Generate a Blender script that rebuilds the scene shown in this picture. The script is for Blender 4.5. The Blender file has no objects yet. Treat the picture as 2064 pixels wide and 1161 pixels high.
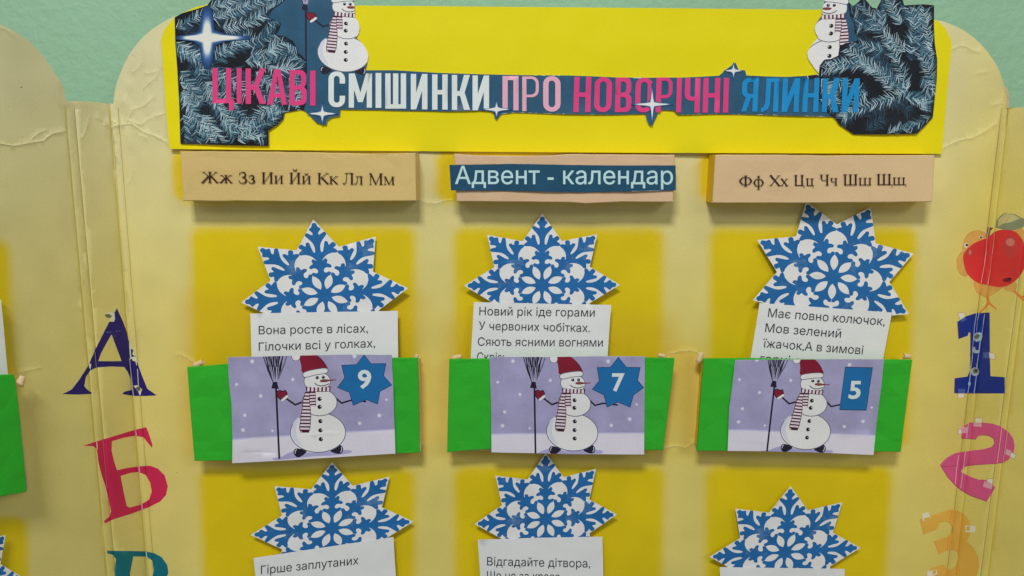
import bpy, math, random
import numpy as np
from mathutils import Vector, Matrix, noise
from mathutils.geometry import delaunay_2d_cdt

random.seed(11)
scene = bpy.context.scene
COL = scene.collection

# ------------------------------------------------------------------ camera
W, H, F = 2064.0, 1161.0, 1550.0          # photograph's grid and focal length in its pixels
TILT, ROLL = math.radians(10.3), math.radians(0.5)
CAM = Vector((0.0, -0.78, 0.0))
_fw = Vector((0, math.cos(TILT), -math.sin(TILT)))
_u0 = Vector((0, math.sin(TILT), math.cos(TILT)))
_r0 = Vector((1, 0, 0))
RT = math.cos(ROLL) * _r0 + math.sin(ROLL) * _u0
UP = -math.sin(ROLL) * _r0 + math.cos(ROLL) * _u0
cd = bpy.data.cameras.new('camera')
cd.sensor_width = 36.0
cd.lens = F / W * 36.0
cd.clip_start, cd.clip_end = 0.01, 50
cam = bpy.data.objects.new('camera', cd)
COL.objects.link(cam)
m = Matrix.Identity(4)
for i in range(3):
    m[i][0], m[i][1], m[i][2], m[i][3] = RT[i], UP[i], -_fw[i], CAM[i]
cam.matrix_world = m
scene.camera = cam

# ------------------------------------------------------------------ light
world = bpy.data.worlds.new('World')
scene.world = world
world.use_nodes = True
bg = world.node_tree.nodes['Background']
bg.inputs[0].default_value = (0.93, 0.97, 1.0, 1)
bg.inputs[1].default_value = 0.18


def area(name, loc, target, sx, sy, power, color):
    ld = bpy.data.lights.new(name, 'AREA')
    ld.shape = 'RECTANGLE'
    ld.size, ld.size_y, ld.energy, ld.color = sx, sy, power, color
    o = bpy.data.objects.new(name, ld)
    COL.objects.link(o)
    o.location = loc
    o.rotation_euler = (Vector(target) - Vector(loc)).to_track_quat('-Z', 'Y').to_euler()
    return o


area('ceiling_lamp', (-0.25, -1.55, 1.45), (0, 0, -0.1), 0.5, 0.28, 27.5, (1.0, 0.995, 0.97))
area('room_lamp', (-1.5, -2.6, 1.5), (0, 0, -0.1), 1.2, 0.6, 6.0, (1.0, 0.99, 0.97))

area('side_panel_fill', (1.7, -2.4, 1.3), (0, 0, -0.1), 1.2, 0.6, 12.0, (1.0, 0.99, 0.97))  # added fill that brightens the left side panel, not a known lamp

scene.view_settings.view_transform = 'Standard'
scene.view_settings.look = 'None'
scene.view_settings.exposure = -0.1
scene.view_settings.gamma = 1
scene.cycles.use_denoising = True
scene.cycles.max_bounces = 6

# ------------------------------------------------------------------ surfaces of the folded board
FOLD = math.radians(66)                    # both side panels swing towards the viewer


def ray(px, py):
    return F * _fw + RT * (px - W / 2) - UP * (py - H / 2)


def hit(px, py, o, n):
    d = ray(px, py)
    return CAM + d * ((o - CAM).dot(n) / d.dot(n))


def proj(p):
    v = p - CAM
    z = v.dot(_fw)
    return (W / 2 + F * v.dot(RT) / z, H / 2 - F * v.dot(UP) / z)


NC = Vector((0, -1, 0))
FL = hit(266, 740, Vector(), NC)
FR = hit(1962, 700, Vector(), NC)
NL = Vector((math.sin(FOLD), -math.cos(FOLD), 0))
NR = Vector((-math.sin(FOLD), -math.cos(FOLD), 0))


def fold_line(pt):
    a = proj(Vector((pt.x, 0, 0.2)))
    b = proj(Vector((pt.x, 0, -0.7)))
    return a, b


FLA, FLB = fold_line(FL)
FRA, FRB = fold_line(FR)


def xfold(l, py):
    a, b = l
    return a[0] + (b[0] - a[0]) * (py - a[1]) / (b[1] - a[1])


def side(px, py):
    if px < xfold((FLA, FLB), py):
        return -1
    if px > xfold((FRA, FRB), py):
        return 1
    return 0


def P(px, py, h=0.0, s=None):
    """a place on the board (or h metres in front of it)"""
    if s is None:
        s = side(px, py)
    n, o = ((NL, FL), (NC, Vector()), (NR, FR))[s + 1]
    return hit(px, py, o + n * h, n)


def NRM(px, py, s=None):
    if s is None:
        s = side(px, py)
    return (NL, NC, NR)[s + 1]


# ------------------------------------------------------------------ materials
def lin(c):
    c /= 255.0
    return c / 12.92 if c <= 0.04045 else ((c + 0.055) / 1.055) ** 2.4


def alb(r, g, b, e=0.72):
    return tuple(min(0.93, max(0.004, lin(v) / e)) for v in (r, g, b))


MATS = {}


def mat(name, rgb=None, rough=0.65, var=0.07, scale=35.0, grain=0.05, bump=0.05, bscale=700.0, spec=0.3,
        attr=None, scuff=0.0, coat=0.0, e=0.72):
    ma = bpy.data.materials.new(name)
    ma.use_nodes = True
    nt = ma.node_tree
    N, L = nt.nodes, nt.links
    b = N['Principled BSDF']
    b.inputs['Roughness'].default_value = rough
    b.inputs['Specular IOR Level'].default_value = spec
    b.inputs['Coat Weight'].default_value = coat
    b.inputs['Coat Roughness'].default_value = 0.25
    tc = N.new('ShaderNodeTexCoord')
    n1 = N.new('ShaderNodeTexNoise')
    n1.inputs['Scale'].default_value = scale
    n1.inputs['Detail'].default_value = 4
    n2 = N.new('ShaderNodeTexNoise')
    n2.inputs['Scale'].default_value = 950
    n2.inputs['Detail'].default_value = 2
    L.new(tc.outputs['Object'], n1.inputs['Vector'])
    L.new(tc.outputs['Object'], n2.inputs['Vector'])
    r1 = N.new('ShaderNodeMapRange')
    r1.inputs[1].default_value, r1.inputs[2].default_value = 0.25, 0.75
    r1.inputs[3].default_value, r1.inputs[4].default_value = 1 - var, 1 + var
    L.new(n1.outputs['Fac'], r1.inputs[0])
    r2 = N.new('ShaderNodeMapRange')
    r2.inputs[1].default_value, r2.inputs[2].default_value = 0.25, 0.75
    r2.inputs[3].default_value, r2.inputs[4].default_value = 1 - grain, 1 + grain
    L.new(n2.outputs['Fac'], r2.inputs[0])
    mu = N.new('ShaderNodeMath')
    mu.operation = 'MULTIPLY'
    L.new(r1.outputs[0], mu.inputs[0])
    L.new(r2.outputs[0], mu.inputs[1])
    vm = N.new('ShaderNodeVectorMath')
    vm.operation = 'SCALE'
    if attr:
        a = N.new('ShaderNodeAttribute')
        a.attribute_name = attr
        L.new(a.outputs['Color'], vm.inputs[0])
    else:
        vm.inputs[0].default_value = alb(*rgb, e=e)
    L.new(mu.outputs[0], vm.inputs['Scale'])
    out = vm.outputs[0]
    if scuff:
        n3 = N.new('ShaderNodeTexNoise')
        n3.inputs['Scale'].default_value = 22
        n3.inputs['Detail'].default_value = 8
        n3.inputs['Roughness'].default_value = 0.75
        L.new(tc.outputs['Object'], n3.inputs['Vector'])
        rr = N.new('ShaderNodeMapRange')
        rr.inputs[1].default_value, rr.inputs[2].default_value = 0.55, 0.8
        rr.inputs[3].default_value, rr.inputs[4].default_value = 0, scuff
        L.new(n3.outputs['Fac'], rr.inputs[0])
        mx = N.new('ShaderNodeMix')
        mx.data_type = 'RGBA'
        mx.inputs[7].default_value = (0.5, 0.6, 0.72, 1)
        L.new(rr.outputs[0], mx.inputs[0])
        L.new(out, mx.inputs[6])
        out = mx.outputs[2]
    L.new(out, b.inputs['Base Color'])
    if bump:
        n4 = N.new('ShaderNodeTexNoise')
        n4.inputs['Scale'].default_value = bscale
        n4.inputs['Detail'].default_value = 5
        L.new(tc.outputs['Object'], n4.inputs['Vector'])
        bp = N.new('ShaderNodeBump')
        bp.inputs['Strength'].default_value = bump
        bp.inputs['Distance'].default_value = 0.002
        L.new(n4.outputs['Fac'], bp.inputs['Height'])
        L.new(bp.outputs['Normal'], b.inputs['Normal'])
    MATS[name] = ma
    return ma


mat('wall_paint', (139, 178, 148), rough=0.5, var=0.05, scale=6, grain=0.03, bump=0.6, bscale=130)
mat('board', attr='tint', rough=0.5, var=0.05, scale=16, grain=0.06, bump=0.05, bscale=420, spec=0.35)
mat('board_edge', (190, 165, 130), rough=0.8, grain=0.12)
mat('worn', (206, 205, 180), rough=0.8, grain=0.1)
mat('worn_blue', (165, 180, 190), rough=0.8, grain=0.1)
mat('torn_grey', (105, 105, 85), rough=0.9, grain=0.3, bump=0.5, bscale=300)
mat('fold_yellow', (200, 184, 62), rough=0.7)
mat('fold_dark', (150, 138, 80), rough=0.7)
mat('crease_worn', (208, 200, 160), rough=0.8)
mat('yellow_card', (232, 208, 4), rough=0.5, var=0.035, scale=9, grain=0.03, bump=0.06, bscale=700, spec=0.22, e=0.78)
mat('teal', (36, 80, 108), rough=0.5, var=0.16, scale=60, grain=0.12, spec=0.35)
mat('strip_teal', (28, 72, 98), rough=0.5, var=0.12, scale=50, grain=0.12, spec=0.3)
mat('fir_dark', (15, 20, 29), rough=0.5, var=0.4, scale=60, grain=0.3)
mat('needle_pale', (168, 192, 202), rough=0.5, var=0.25, scale=80)
mat('needle_teal', (92, 134, 152), rough=0.5, var=0.25, scale=80)
mat('needle_blue', (52, 88, 112), rough=0.5, var=0.25, scale=80)
mat('needle_deep', (34, 52, 68), rough=0.5, var=0.25, scale=80)
mat('magenta', (205, 60, 120), rough=0.5, var=0.05, grain=0.04)
mat('rose', (222, 160, 178), rough=0.5, var=0.05)
mat('sky_blue', (16, 130, 190), rough=0.5, var=0.08, scale=60)
mat('letter_white', (206, 220, 212), rough=0.5, var=0.03)
mat('label_text', (178, 212, 212), rough=0.5, var=0.04)
GLOW = [(0, (24, 54, 92)), (.25, (30, 70, 122)), (.5, (58, 94, 144)), (.7, (116, 142, 174)), (.85, (180, 192, 196)), (1, (218, 221, 206))]
for i in range(13):
    t = i / 12
    for (t0, c0), (t1, c1) in zip(GLOW, GLOW[1:]):
        if t0 <= t <= t1:
            mat('glow_%d' % i, tuple(p + (q - p) * (t - t0) / (t1 - t0) for p, q in zip(c0, c1)), rough=0.5, var=0.04)
            break
mat('white_paper', (216, 219, 222), rough=0.62, var=0.025, scale=25, grain=0.025, bump=0.06, bscale=500)
mat('slip_paper', (212, 214, 219), rough=0.62, var=0.03, scale=18, grain=0.025, bump=0.06, bscale=300)
mat('print_black', (42, 44, 48), rough=0.6, var=0.1)
mat('flake_blue', (30, 97, 156), rough=0.5, var=0.14, scale=30, grain=0.12, scuff=0.55, spec=0.35)
mat('green_paper', (44, 164, 40), rough=0.55, var=0.08, scale=22, grain=0.08, bump=0.08, bscale=400)
mat('cardboard', (205, 180, 140), rough=0.8, grain=0.12, bump=0.15)
mat('gold_card', (205, 168, 30), rough=0.7, grain=0.08)
mat('lavender', (152, 149, 184), rough=0.55, var=0.16, scale=38, grain=0.07)
mat('snow_ground', (205, 201, 220), rough=0.55, var=0.04, scale=40)
mat('snow_shadow', (160, 156, 196), rough=0.55, var=0.06)
mat('snow_spot', (222, 222, 236), rough=0.55, var=0.03)
mat('snow_halo', (180, 178, 212), rough=0.55, var=0.03)
mat('snow_white', (220, 224, 226), rough=0.55, var=0.03, scale=30)
mat('snow_tint', (196, 198, 214), rough=0.55, var=0.03)
mat('ink', (30, 27, 44), rough=0.55, var=0.1)
mat('ink_soft', (92, 94, 112), rough=0.55, var=0.1)
mat('hat_red', (122, 25, 46), rough=0.5, var=0.14, scale=60)
mat('scarf_dark', (66, 22, 40), rough=0.5)
mat('scarf_pale', (218, 200, 210), rough=0.5)
mat('nose_brown', (120, 62, 60), rough=0.5)
mat('badge_blue', (28, 102, 160), rough=0.5, var=0.06, scale=60)
mat('badge_edge', (18, 52, 92), rough=0.5)
mat('numeral_white', (206, 226, 226), rough=0.5, var=0.03)
mat('box_tan', (200, 173, 112), rough=0.45, var=0.05, scale=14, bump=0.08, bscale=350, spec=0.4, grain=0.05)
mat('box_pink', (202, 171, 138), rough=0.5, var=0.05, scale=14, bump=0.1, bscale=250, grain=0.05)
mat('box_buff', (206, 177, 136), rough=0.48, var=0.05, scale=14, bump=0.08, bscale=350, grain=0.05)
mat('serif_ink', (48, 22, 22), rough=0.5)
mat('print_navy', (38, 28, 104), rough=0.5, var=0.08)
mat('print_crimson', (192, 36, 80), rough=0.5, var=0.06)
mat('print_teal', (0, 106, 120), rough=0.5, var=0.06)
mat('print_blue', (28, 48, 132), rough=0.5, var=0.06)
mat('print_pink', (204, 84, 132), rough=0.5, var=0.06)
mat('print_pink_dark', (130, 40, 80), rough=0.5, var=0.06)
mat('print_orange', (226, 168, 72), rough=0.5, var=0.06)
mat('tape_print', (224, 216, 196), rough=0.5)
mat('tape_blue', (70, 90, 160), rough=0.5)
mat('apple_red', (206, 54, 54), rough=0.5, var=0.12, scale=25)
mat('apple_light', (190, 66, 64), rough=0.5, var=0.1)
mat('apple_shine', (204, 120, 108), rough=0.5, var=0.1)
mat('chick', (208, 162, 84), rough=0.5, var=0.14, scale=70)
mat('chick_line', (182, 112, 66), rough=0.5, var=0.1)
mat('chick_foot', (222, 128, 62), rough=0.5, var=0.1)
mat('leaf_pale', (186, 178, 124), rough=0.5, var=0.15, scale=60)
mat('leaf_green', (128, 136, 106), rough=0.5, var=0.15, scale=60)


# ------------------------------------------------------------------ 2-D drawing helpers (all in the photograph's grid)
def Z(ox, oy, s):
    def f(pts):
        return [(ox + x / s, oy + y / s) for x, y in pts]
    return f


def circ(c, r, n=12, ry=None, rot=0.0):
    ry = r if ry is None else ry
    return [(c[0] + r * math.cos(rot + 2 * math.pi * i / n), c[1] + ry * math.sin(rot + 2 * math.pi * i / n)) for i in range(n)]


def caps(p, q, w0, w1=None, n=4):
    """a capsule of half-width w0 (to w1) from p to q"""
    w1 = w0 if w1 is None else w1
    a = math.atan2(q[1] - p[1], q[0] - p[0])
    out = []
    for i in range(n + 1):
        t = a + math.pi / 2 + math.pi * i / n
        out.append((p[0] + w0 * math.cos(t), p[1] + w0 * math.sin(t)))
    for i in range(n + 1):
        t = a - math.pi / 2 + math.pi * i / n
        out.append((q[0] + w1 * math.cos(t), q[1] + w1 * math.sin(t)))
    return out


def bar(p, q, w, w1=None):
    w1 = w if w1 is None else w1
    d = math.hypot(q[0] - p[0], q[1] - p[1]) or 1
    nx, ny = -(q[1] - p[1]) / d, (q[0] - p[0]) / d
    return [(p[0] + nx * w, p[1] + ny * w), (q[0] + nx * w1, q[1] + ny * w1), (q[0] - nx * w1, q[1] - ny * w1), (p[0] - nx * w, p[1] - ny * w)]


def line(pts, w, lab, w1=None):
    n = len(pts) - 1
    w1 = w if w1 is None else w1
    return [(lab, caps(pts[i], pts[i + 1], w + (w1 - w) * i / n, w + (w1 - w) * (i + 1) / n)) for i in range(n)]


def smooth(pts, n=4, closed=True):
    """Catmull-Rom through the points"""
    out = []
    m_ = len(pts)
    for i in range(m_ if closed else m_ - 1):
        g = lambda k: pts[k % m_] if closed else pts[min(max(k, 0), m_ - 1)]
        a, b, c, d = g(i - 1), g(i), g(i + 1), g(i + 2)
        for k in range(n):
            t = k / n
            out.append(tuple(0.5 * (2 * b[j] + (c[j] - a[j]) * t + (2 * a[j] - 5 * b[j] + 4 * c[j] - d[j]) * t * t
                                    + (3 * b[j] - a[j] - 3 * c[j] + d[j]) * t ** 3) for j in (0, 1)))
    if not closed:
        out.append(pts[-1])
    return out


def rough_edge(pts, step=9, amp=0.6, closed=True):
    out = []
    n = len(pts)
    for i in range(n if closed else n - 1):
        a, b = pts[i], pts[(i + 1) % n]
        d = math.hypot(b[0] - a[0], b[1] - a[1])
        k = max(1, int(d / step))
        for j in range(k):
            t = j / k
            e = 0 if j == 0 else amp
            out.append((a[0] + (b[0] - a[0]) * t + random.uniform(-e, e), a[1] + (b[1] - a[1]) * t + random.uniform(-e, e)))
    return out


def inside(p, poly):
    x, y = p
    r = False
    j = len(poly) - 1
    for i in range(len(poly)):
        xi, yi = poly[i]
        xj, yj = poly[j]
        if (yi > y) != (yj > y) and x < (xj - xi) * (y - yi) / (yj - yi) + xi:
            r = not r
        j = i
    return r


def affine(src, dst):
    A = np.array([[x, y, 1] for x, y in src])
    M, *_ = np.linalg.lstsq(A, np.array(dst), rcond=None)
    return lambda pts: [(x * M[0, 0] + y * M[1, 0] + M[2, 0], x * M[0, 1] + y * M[1, 1] + M[2, 1]) for x, y in pts]


def homog(src, dst):
    A = []
    for (x, y), (u, v) in zip(src, dst):
        A.append([x, y, 1, 0, 0, 0, -u * x, -u * y, -u])
        A.append([0, 0, 0, x, y, 1, -v * x, -v * y, -v])
    h = np.linalg.svd(np.array(A))[2][-1]
    def f(pts):
        r = []
        for x, y in pts:
            w = h[6] * x + h[7] * y + h[8]
            r.append(((h[0] * x + h[1] * y + h[2]) / w, (h[3] * x + h[4] * y + h[5]) / w))
        return r
    return f


# ------------------------------------------------------------------ objects
def empty(name, loc, label, cat, group=None):
    o = bpy.data.objects.new(name, None)
    o.empty_display_size = 0.02
    COL.objects.link(o)
    o.location = loc
    tag(o, label, cat, group)
    return o


def tag(o, label=None, cat=None, group=None, kind=None):
    for k, v in (('label', label), ('category', cat), ('group', group), ('kind', kind)):
        if v:
            o[k] = v
    return o


def root_of(o):
    while o.parent:
        o = o.parent
    return o


def link_mesh(name, verts, faces, mats, mi, parent=None, smooth_=False, origin=None):
    org = root_of(parent).location if parent else (origin or Vector())
    me = bpy.data.meshes.new(name)
    me.from_pydata([tuple(Vector(v) - org) for v in verts], [], faces)
    for k in mats:
        me.materials.append(MATS[k])
    me.polygons.foreach_set('material_index', mi)
    if smooth_:
        me.polygons.foreach_set('use_smooth', [True] * len(faces))
    me.update()
    o = bpy.data.objects.new(name, me)
    COL.objects.link(o)
    if parent:
        o.parent = parent
    else:
        o.location = org
    return o


_jr = random.Random(99)


def cdt(polys, grid=None, edges=None, extra=None):
    """overlay polygons, later ones on top -> verts, [(tri, label)]; label None cuts a hole"""
    vs, fs, es = [], [], []
    for lab, pts in polys:
        ar = sum(pts[i][0] * -pts[(i + 1) % len(pts)][1] - pts[(i + 1) % len(pts)][0] * -pts[i][1] for i in range(len(pts)))
        if ar < 0:
            pts = pts[::-1]
        b = len(vs)
        vs += [Vector((x + _jr.uniform(-.006, .006), -y + _jr.uniform(-.006, .006))) for x, y in pts]
        fs.append(pts)
        es += [(b + i, b + (i + 1) % len(pts)) for i in range(len(pts))]
    for pl in (edges or []):
        b = len(vs)
        vs += [Vector((x, -y)) for x, y in pl]
        es += [(b + i, b + i + 1) for i in range(len(pl) - 1)]
    if grid:
        xs = [p[0] for p in polys[0][1]]
        ys = [p[1] for p in polys[0][1]]
        y = min(ys) + grid * 0.6
        r = random.Random(5)
        while y < max(ys):
            x = min(xs) + grid * 0.6
            while x < max(xs):
                vs.append(Vector((x + r.uniform(-.2, .2) * grid, -y + r.uniform(-.2, .2) * grid)))
                x += grid
            y += grid
    if extra:
        vs += [Vector((x, -y)) for x, y in extra]
    ov, _, of, _, _, _ = delaunay_2d_cdt(vs, es, [], 0, 1e-3, False)
    P2 = np.array([(v.x, -v.y) for v in ov])
    tri = np.array([list(f) for f in of])
    C = P2[tri].mean(axis=1)
    order = np.argsort(C[:, 1])
    cy = C[order, 1]
    top = np.full(len(tri), -1)
    for k, pts in enumerate(fs):
        q = np.array(pts)
        lo, hi = np.searchsorted(cy, [q[:, 1].min(), q[:, 1].max()])
        idx = order[lo:hi]
        idx = idx[(C[idx, 0] >= q[:, 0].min()) & (C[idx, 0] <= q[:, 0].max())]
        if not len(idx):
            continue
        x, y = C[idx, 0], C[idx, 1]
        ins = np.zeros(len(idx), bool)
        for (xa, ya), (xb, yb) in zip(q, np.roll(q, -1, axis=0)):
            if ya != yb:
                ins ^= ((ya > y) != (yb > y)) & (x < (xb - xa) * (y - ya) / (yb - ya) + xa)
        top[idx[ins]] = k
    out = [(of[i], int(top[i])) for i in range(len(of)) if top[i] >= 0]
    return [(v.x, -v.y) for v in ov], out


def sheet(polys, h, tree, nbase=1, grid=None, edges=None, rim=0.0, rim_mat=None, side_of=None, tint=None, extra=None, smooth_=True, pos=None):
    """one printed sheet: polys = [(objkey, material), pts]; tree[objkey] = (name, parent object or key).
    Only what lies on the first nbase polygons is kept; each objkey becomes a mesh of its own."""
    def area2(pts):
        return abs(sum(pts[i - 1][0] * pts[i][1] - pts[i][0] * pts[i - 1][1] for i in range(len(pts))))
    for attempt in range(12):        # the triangulation is exact but dislikes some coincidences: try again with another jitter
        V, T = cdt([(None, p) for _, p in polys], grid, edges, extra)
        got = sum(area2([V[i] for i in f]) for f, _ in T)
        want = max(area2(p) for _, p in polys[:max(1, nbase)]) if nbase else max(area2(p) for _, p in polys)
        if got > want * 0.995 and {polys[k][0][0] for _, k in T if polys[k][0]} >= {k for k in tree if any(l and l[0] == k for l, _ in polys)}:
            break
    else:
        print('SHEET NOT WELL FORMED', list(tree.values())[0][0], got / want)
    # keep what lies on the base
    if nbase:
        base = [p for _, p in polys[:nbase]]
        def ok(f):
            cx = sum(V[i][0] for i in f) / len(f)
            cy = sum(V[i][1] for i in f) / len(f)
            return any(inside((cx, cy), b) for b in base)
        T = [(f, k) for f, k in T if k < nbase or ok(f)]
    T = [(f, polys[k][0]) for f, k in T if polys[k][0] is not None]
    cen = lambda f: (sum(V[i][0] for i in f) / 3, sum(V[i][1] for i in f) / 3)
    ec = {}
    for f, lab in T:
        for i in range(len(f)):
            a, b = f[i], f[(i + 1) % len(f)]
            ec[(a, b)] = lab
    objs = {}
    per = {}
    for f, lab in T:
        per.setdefault(lab[0], []).append((f, lab[1]))
    for key, (name, par) in tree.items():
        if key not in per:
            continue
        fl = per[key]
        vid, vv, ff, mi, ml, tn = {}, [], [], [], [], []
        def vert(i, s, dh=0.0, r=0):
            k = (i, s, dh, r)
            if k not in vid:
                x, y = V[i]
                vid[k] = len(vv)
                if pos:
                    vv.append(pos(x, y, h(x, y) + dh))
                else:
                    vv.append(P(x, y, h(x, y), s) - NRM(x, y, s) * (-dh))
                tn.append(tint(x, y) if tint else None)
            return vid[k]
        for f, mk in fl:
            if side_of is not None:
                s = side_of
            else:
                c = cen(f)
                s = side(*c)
            if mk not in ml:
                ml.append(mk)
            ff.append([vert(i, s) for i in f])
            mi.append(ml.index(mk))
            if rim:
                for i in range(len(f)):
                    a, b = f[i], f[(i + 1) % len(f)]
                    if (b, a) not in ec:
                        rm = rim_mat or mk
                        if rm not in ml:
                            ml.append(rm)
                        ff.append([vert(a, s, 0.0, 1), vert(a, s, -rim, 1), vert(b, s, -rim, 1), vert(b, s, 0.0, 1)])
                        mi.append(ml.index(rm))
        p = objs[par] if isinstance(par, str) else par
        o = link_mesh(name, vv, ff, ml, mi, p, smooth_)
        if tint:
            at = o.data.color_attributes.new('tint', 'FLOAT_COLOR', 'POINT')
            at.data.foreach_set('color', [c for t in tn for c in (*t, 1.0)])
        objs[key] = o
    return objs


# ------------------------------------------------------------------ lettering
_tc = {}


def glyphs(s, weight):
    """outlines of the built-in font, filled by winding number"""
    k = (s, weight)
    if k not in _tc:
        c = bpy.data.curves.new('text', 'FONT')
        c.body = s
        c.size = 1
        c.resolution_u = 3
        c.fill_mode = 'NONE'
        o = bpy.data.objects.new('text', c)
        COL.objects.link(o)
        dg = bpy.context.evaluated_depsgraph_get()
        me = bpy.data.meshes.new_from_object(o.evaluated_get(dg))
        nx = {}
        for e in me.edges:
            nx.setdefault(e.vertices[0], []).append(e.vertices[1])
            nx.setdefault(e.vertices[1], []).append(e.vertices[0])
        seen, loops = set(), []
        for v0 in range(len(me.vertices)):
            if v0 in seen or v0 not in nx:
                continue
            lp, prev, cur = [], None, v0
            while cur not in seen:
                seen.add(cur)
                lp.append(cur)
                nn = [q for q in nx[cur] if q != prev and q not in seen]
                if not nn:
                    break
                # vertex indices run along the spline
                nn.sort(key=lambda q: (q != cur + 1, q))
                prev, cur = cur, nn[0]
            loops.append([(me.vertices[i].co.x, me.vertices[i].co.y) for i in lp])
        bpy.data.objects.remove(o)
        bpy.data.meshes.remove(me)
        bpy.data.curves.remove(c)
        vs, fs, sg = [], [], []
        loops = [[p for i, p in enumerate(lp) if math.hypot(p[0] - lp[i - 1][0], p[1] - lp[i - 1][1]) > 1e-5] for lp in loops]
        loops = [lp for lp in loops if len(lp) > 2]
        area_ = lambda lp: sum(lp[i - 1][0] * lp[i][1] - lp[i][0] * lp[i - 1][1] for i in range(len(lp)))
        for lp in loops:
            ar = area_(lp)
            if weight:
                ref = max([area_(o_) for o_ in loops if o_ is lp or inside(lp[0], o_)], key=abs)
                # grow away from the ink: outwards for an outer outline, inwards for a counter
                gw = weight * (1 if ar > 0 else -1) * (1 if ar * ref > 0 else -1)
                q = []
                n = len(lp)
                for i in range(n):
                    a_, b_, c_ = lp[i - 1], lp[i], lp[(i + 1) % n]
                    d1 = Vector((b_[0] - a_[0], b_[1] - a_[1])).normalized()
                    d2 = Vector((c_[0] - b_[0], c_[1] - b_[1])).normalized()
                    n1, n2 = Vector((d1.y, -d1.x)), Vector((d2.y, -d2.x))
                    mm = n1 + n2
                    mm = mm * (2 / max(1.2, mm.length_squared))
                    q.append((b_[0] + mm.x * gw, b_[1] + mm.y * gw))
                lp = q
            b0 = len(vs)
            vs += [Vector(p) for p in lp]
            fs += [(b0 + i, b0 + (i + 1) % len(lp)) for i in range(len(lp))]
            sg.append(lp)
        ov, _, of, _, _, _ = delaunay_2d_cdt(vs, fs, [], 0, 1e-6, True)

        def wind(f):
            x = sum(ov[i].x for i in f) / len(f)
            y = sum(ov[i].y for i in f) / len(f)
            w = 0
            for lp in sg:
                for i in range(len(lp)):
                    (xa, ya), (xb, yb) = lp[i - 1], lp[i]
                    if (ya <= y) != (yb <= y) and (xb - xa) * (y - ya) / (yb - ya) + xa > x:
                        w += 1 if yb > ya else -1
            return w
        _tc[k] = ([(v.x, v.y) for v in ov], [list(f) for f in of if wind(f) != 0])
    return _tc[k]


def text_on(lines, h, name, material, parent, weight=0.0, clip=None, s=0):
    """lines: (string, x0, y0 baseline, x1, y1 baseline, cap height, shear)"""
    vv, ff = [], []
    for (st, x0, y0, x1, y1, cap, sh) in lines:
        g, f = glyphs(st, weight)
        mn = min(p[0] for p in g)
        mxx = max(p[0] for p in g)
        b = len(vv)
        ok = []
        for x, y in g:
            t = (x - mn) / (mxx - mn)
            v = y / 0.727 * cap
            px, py = x0 + (x1 - x0) * t + sh * v, y0 + (y1 - y0) * t - v
            ok.append(clip is None or py < clip)
            vv.append(P(px, py, h(px, py), s))
        for q in f:
            if all(ok[i] for i in q):
                n = (vv[b + q[1]] - vv[b + q[0]]).cross(vv[b + q[2]] - vv[b + q[1]])
                q = [b + i for i in q]
                ff.append(q if n.dot(NRM(0, 0, s)) > 0 else q[::-1])
    return link_mesh(name, vv, ff, [material], [0] * len(ff), parent)


# ------------------------------------------------------------------ wall
def build_wall():
    vs = [(-3, 0.05, -1.6), (3, 0.05, -1.6), (3, 0.05, 1.6), (-3, 0.05, 1.6)]
    o = link_mesh('wall', vs, [[0, 1, 2, 3]], ['wall_paint'], [0])
    tag(o, 'pale green painted wall behind the yellow board', 'wall', kind='structure')


build_wall()

# ------------------------------------------------------------------ the board
z5 = Z(0, 0, 2.763)
zA = Z(0, 580, 4.837)
zB = Z(0, 820, 3.405)
z4 = Z(1560, 0, 3.746)
z1 = Z(300, 0, 3.746)
z2 = Z(650, 80, 3.44)
z3 = Z(1150, 80, 3.44)
zd1 = Z(1860, 600, 4.838)
zd2 = Z(1840, 820, 3.406)
zch = Z(1880, 400, 4.467)

OUT = ([(-260, -60), (-150, -20), (-60, 18), (0, 48), (36, 67), (62, 86), (85, 109), (109, 145), (120, 160), (127, 174), (132, 199), (134, 203)]
       + [(150, 204), (172, 204.5), (195, 206), (215, 208.5), (228, 209), (229, 202)]
       + z5([(638, 520), (645, 480), (665, 420), (690, 360), (725, 295), (770, 235), (808, 195), (850, 160), (905, 125), (960, 95)])
       + [(380, 26), (420, 24), (500, 24), (800, 28), (1200, 30), (1600, 32), (1800, 36), (1860, 38)]
       + z4([(1215, 150), (1270, 160), (1330, 180), (1390, 206), (1450, 240), (1508, 283), (1560, 330), (1605, 382), (1640, 430), (1675, 482), (1700, 530), (1722, 590), (1735, 640), (1750, 690), (1757, 740), (1756, 812)])
       + [(2046, 217), (2070, 216), (2110, 212), (2114, 195), (2125, 150), (2150, 95), (2190, 45), (2260, 0), (2400, -50), (2400, 1400), (-260, 1400)])


def band(l0, l1, py):
    """-1..1 across a hinge band, None outside"""
    a, b = xl(l0, py), xl(l1, py)
    return (px_ - a) / (b - a)


def xl(l, y):
    (xa, ya), (xb, yb) = l
    return xa + (xb - xa) * (y - ya) / (yb - ya)


HINGES = [(((132, 217), (216, 1161)), ((150, 217), (233, 1161))),
          (((224, 257), (297, 1161)), ((241, 257), (311, 1161))),
          (((2019, 217), (1908, 1161)), ((2032, 217), (1925, 1161))),
          (((2099, 217), (1976.5, 1161)), ((2109, 217), (1991, 1161)))]


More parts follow.
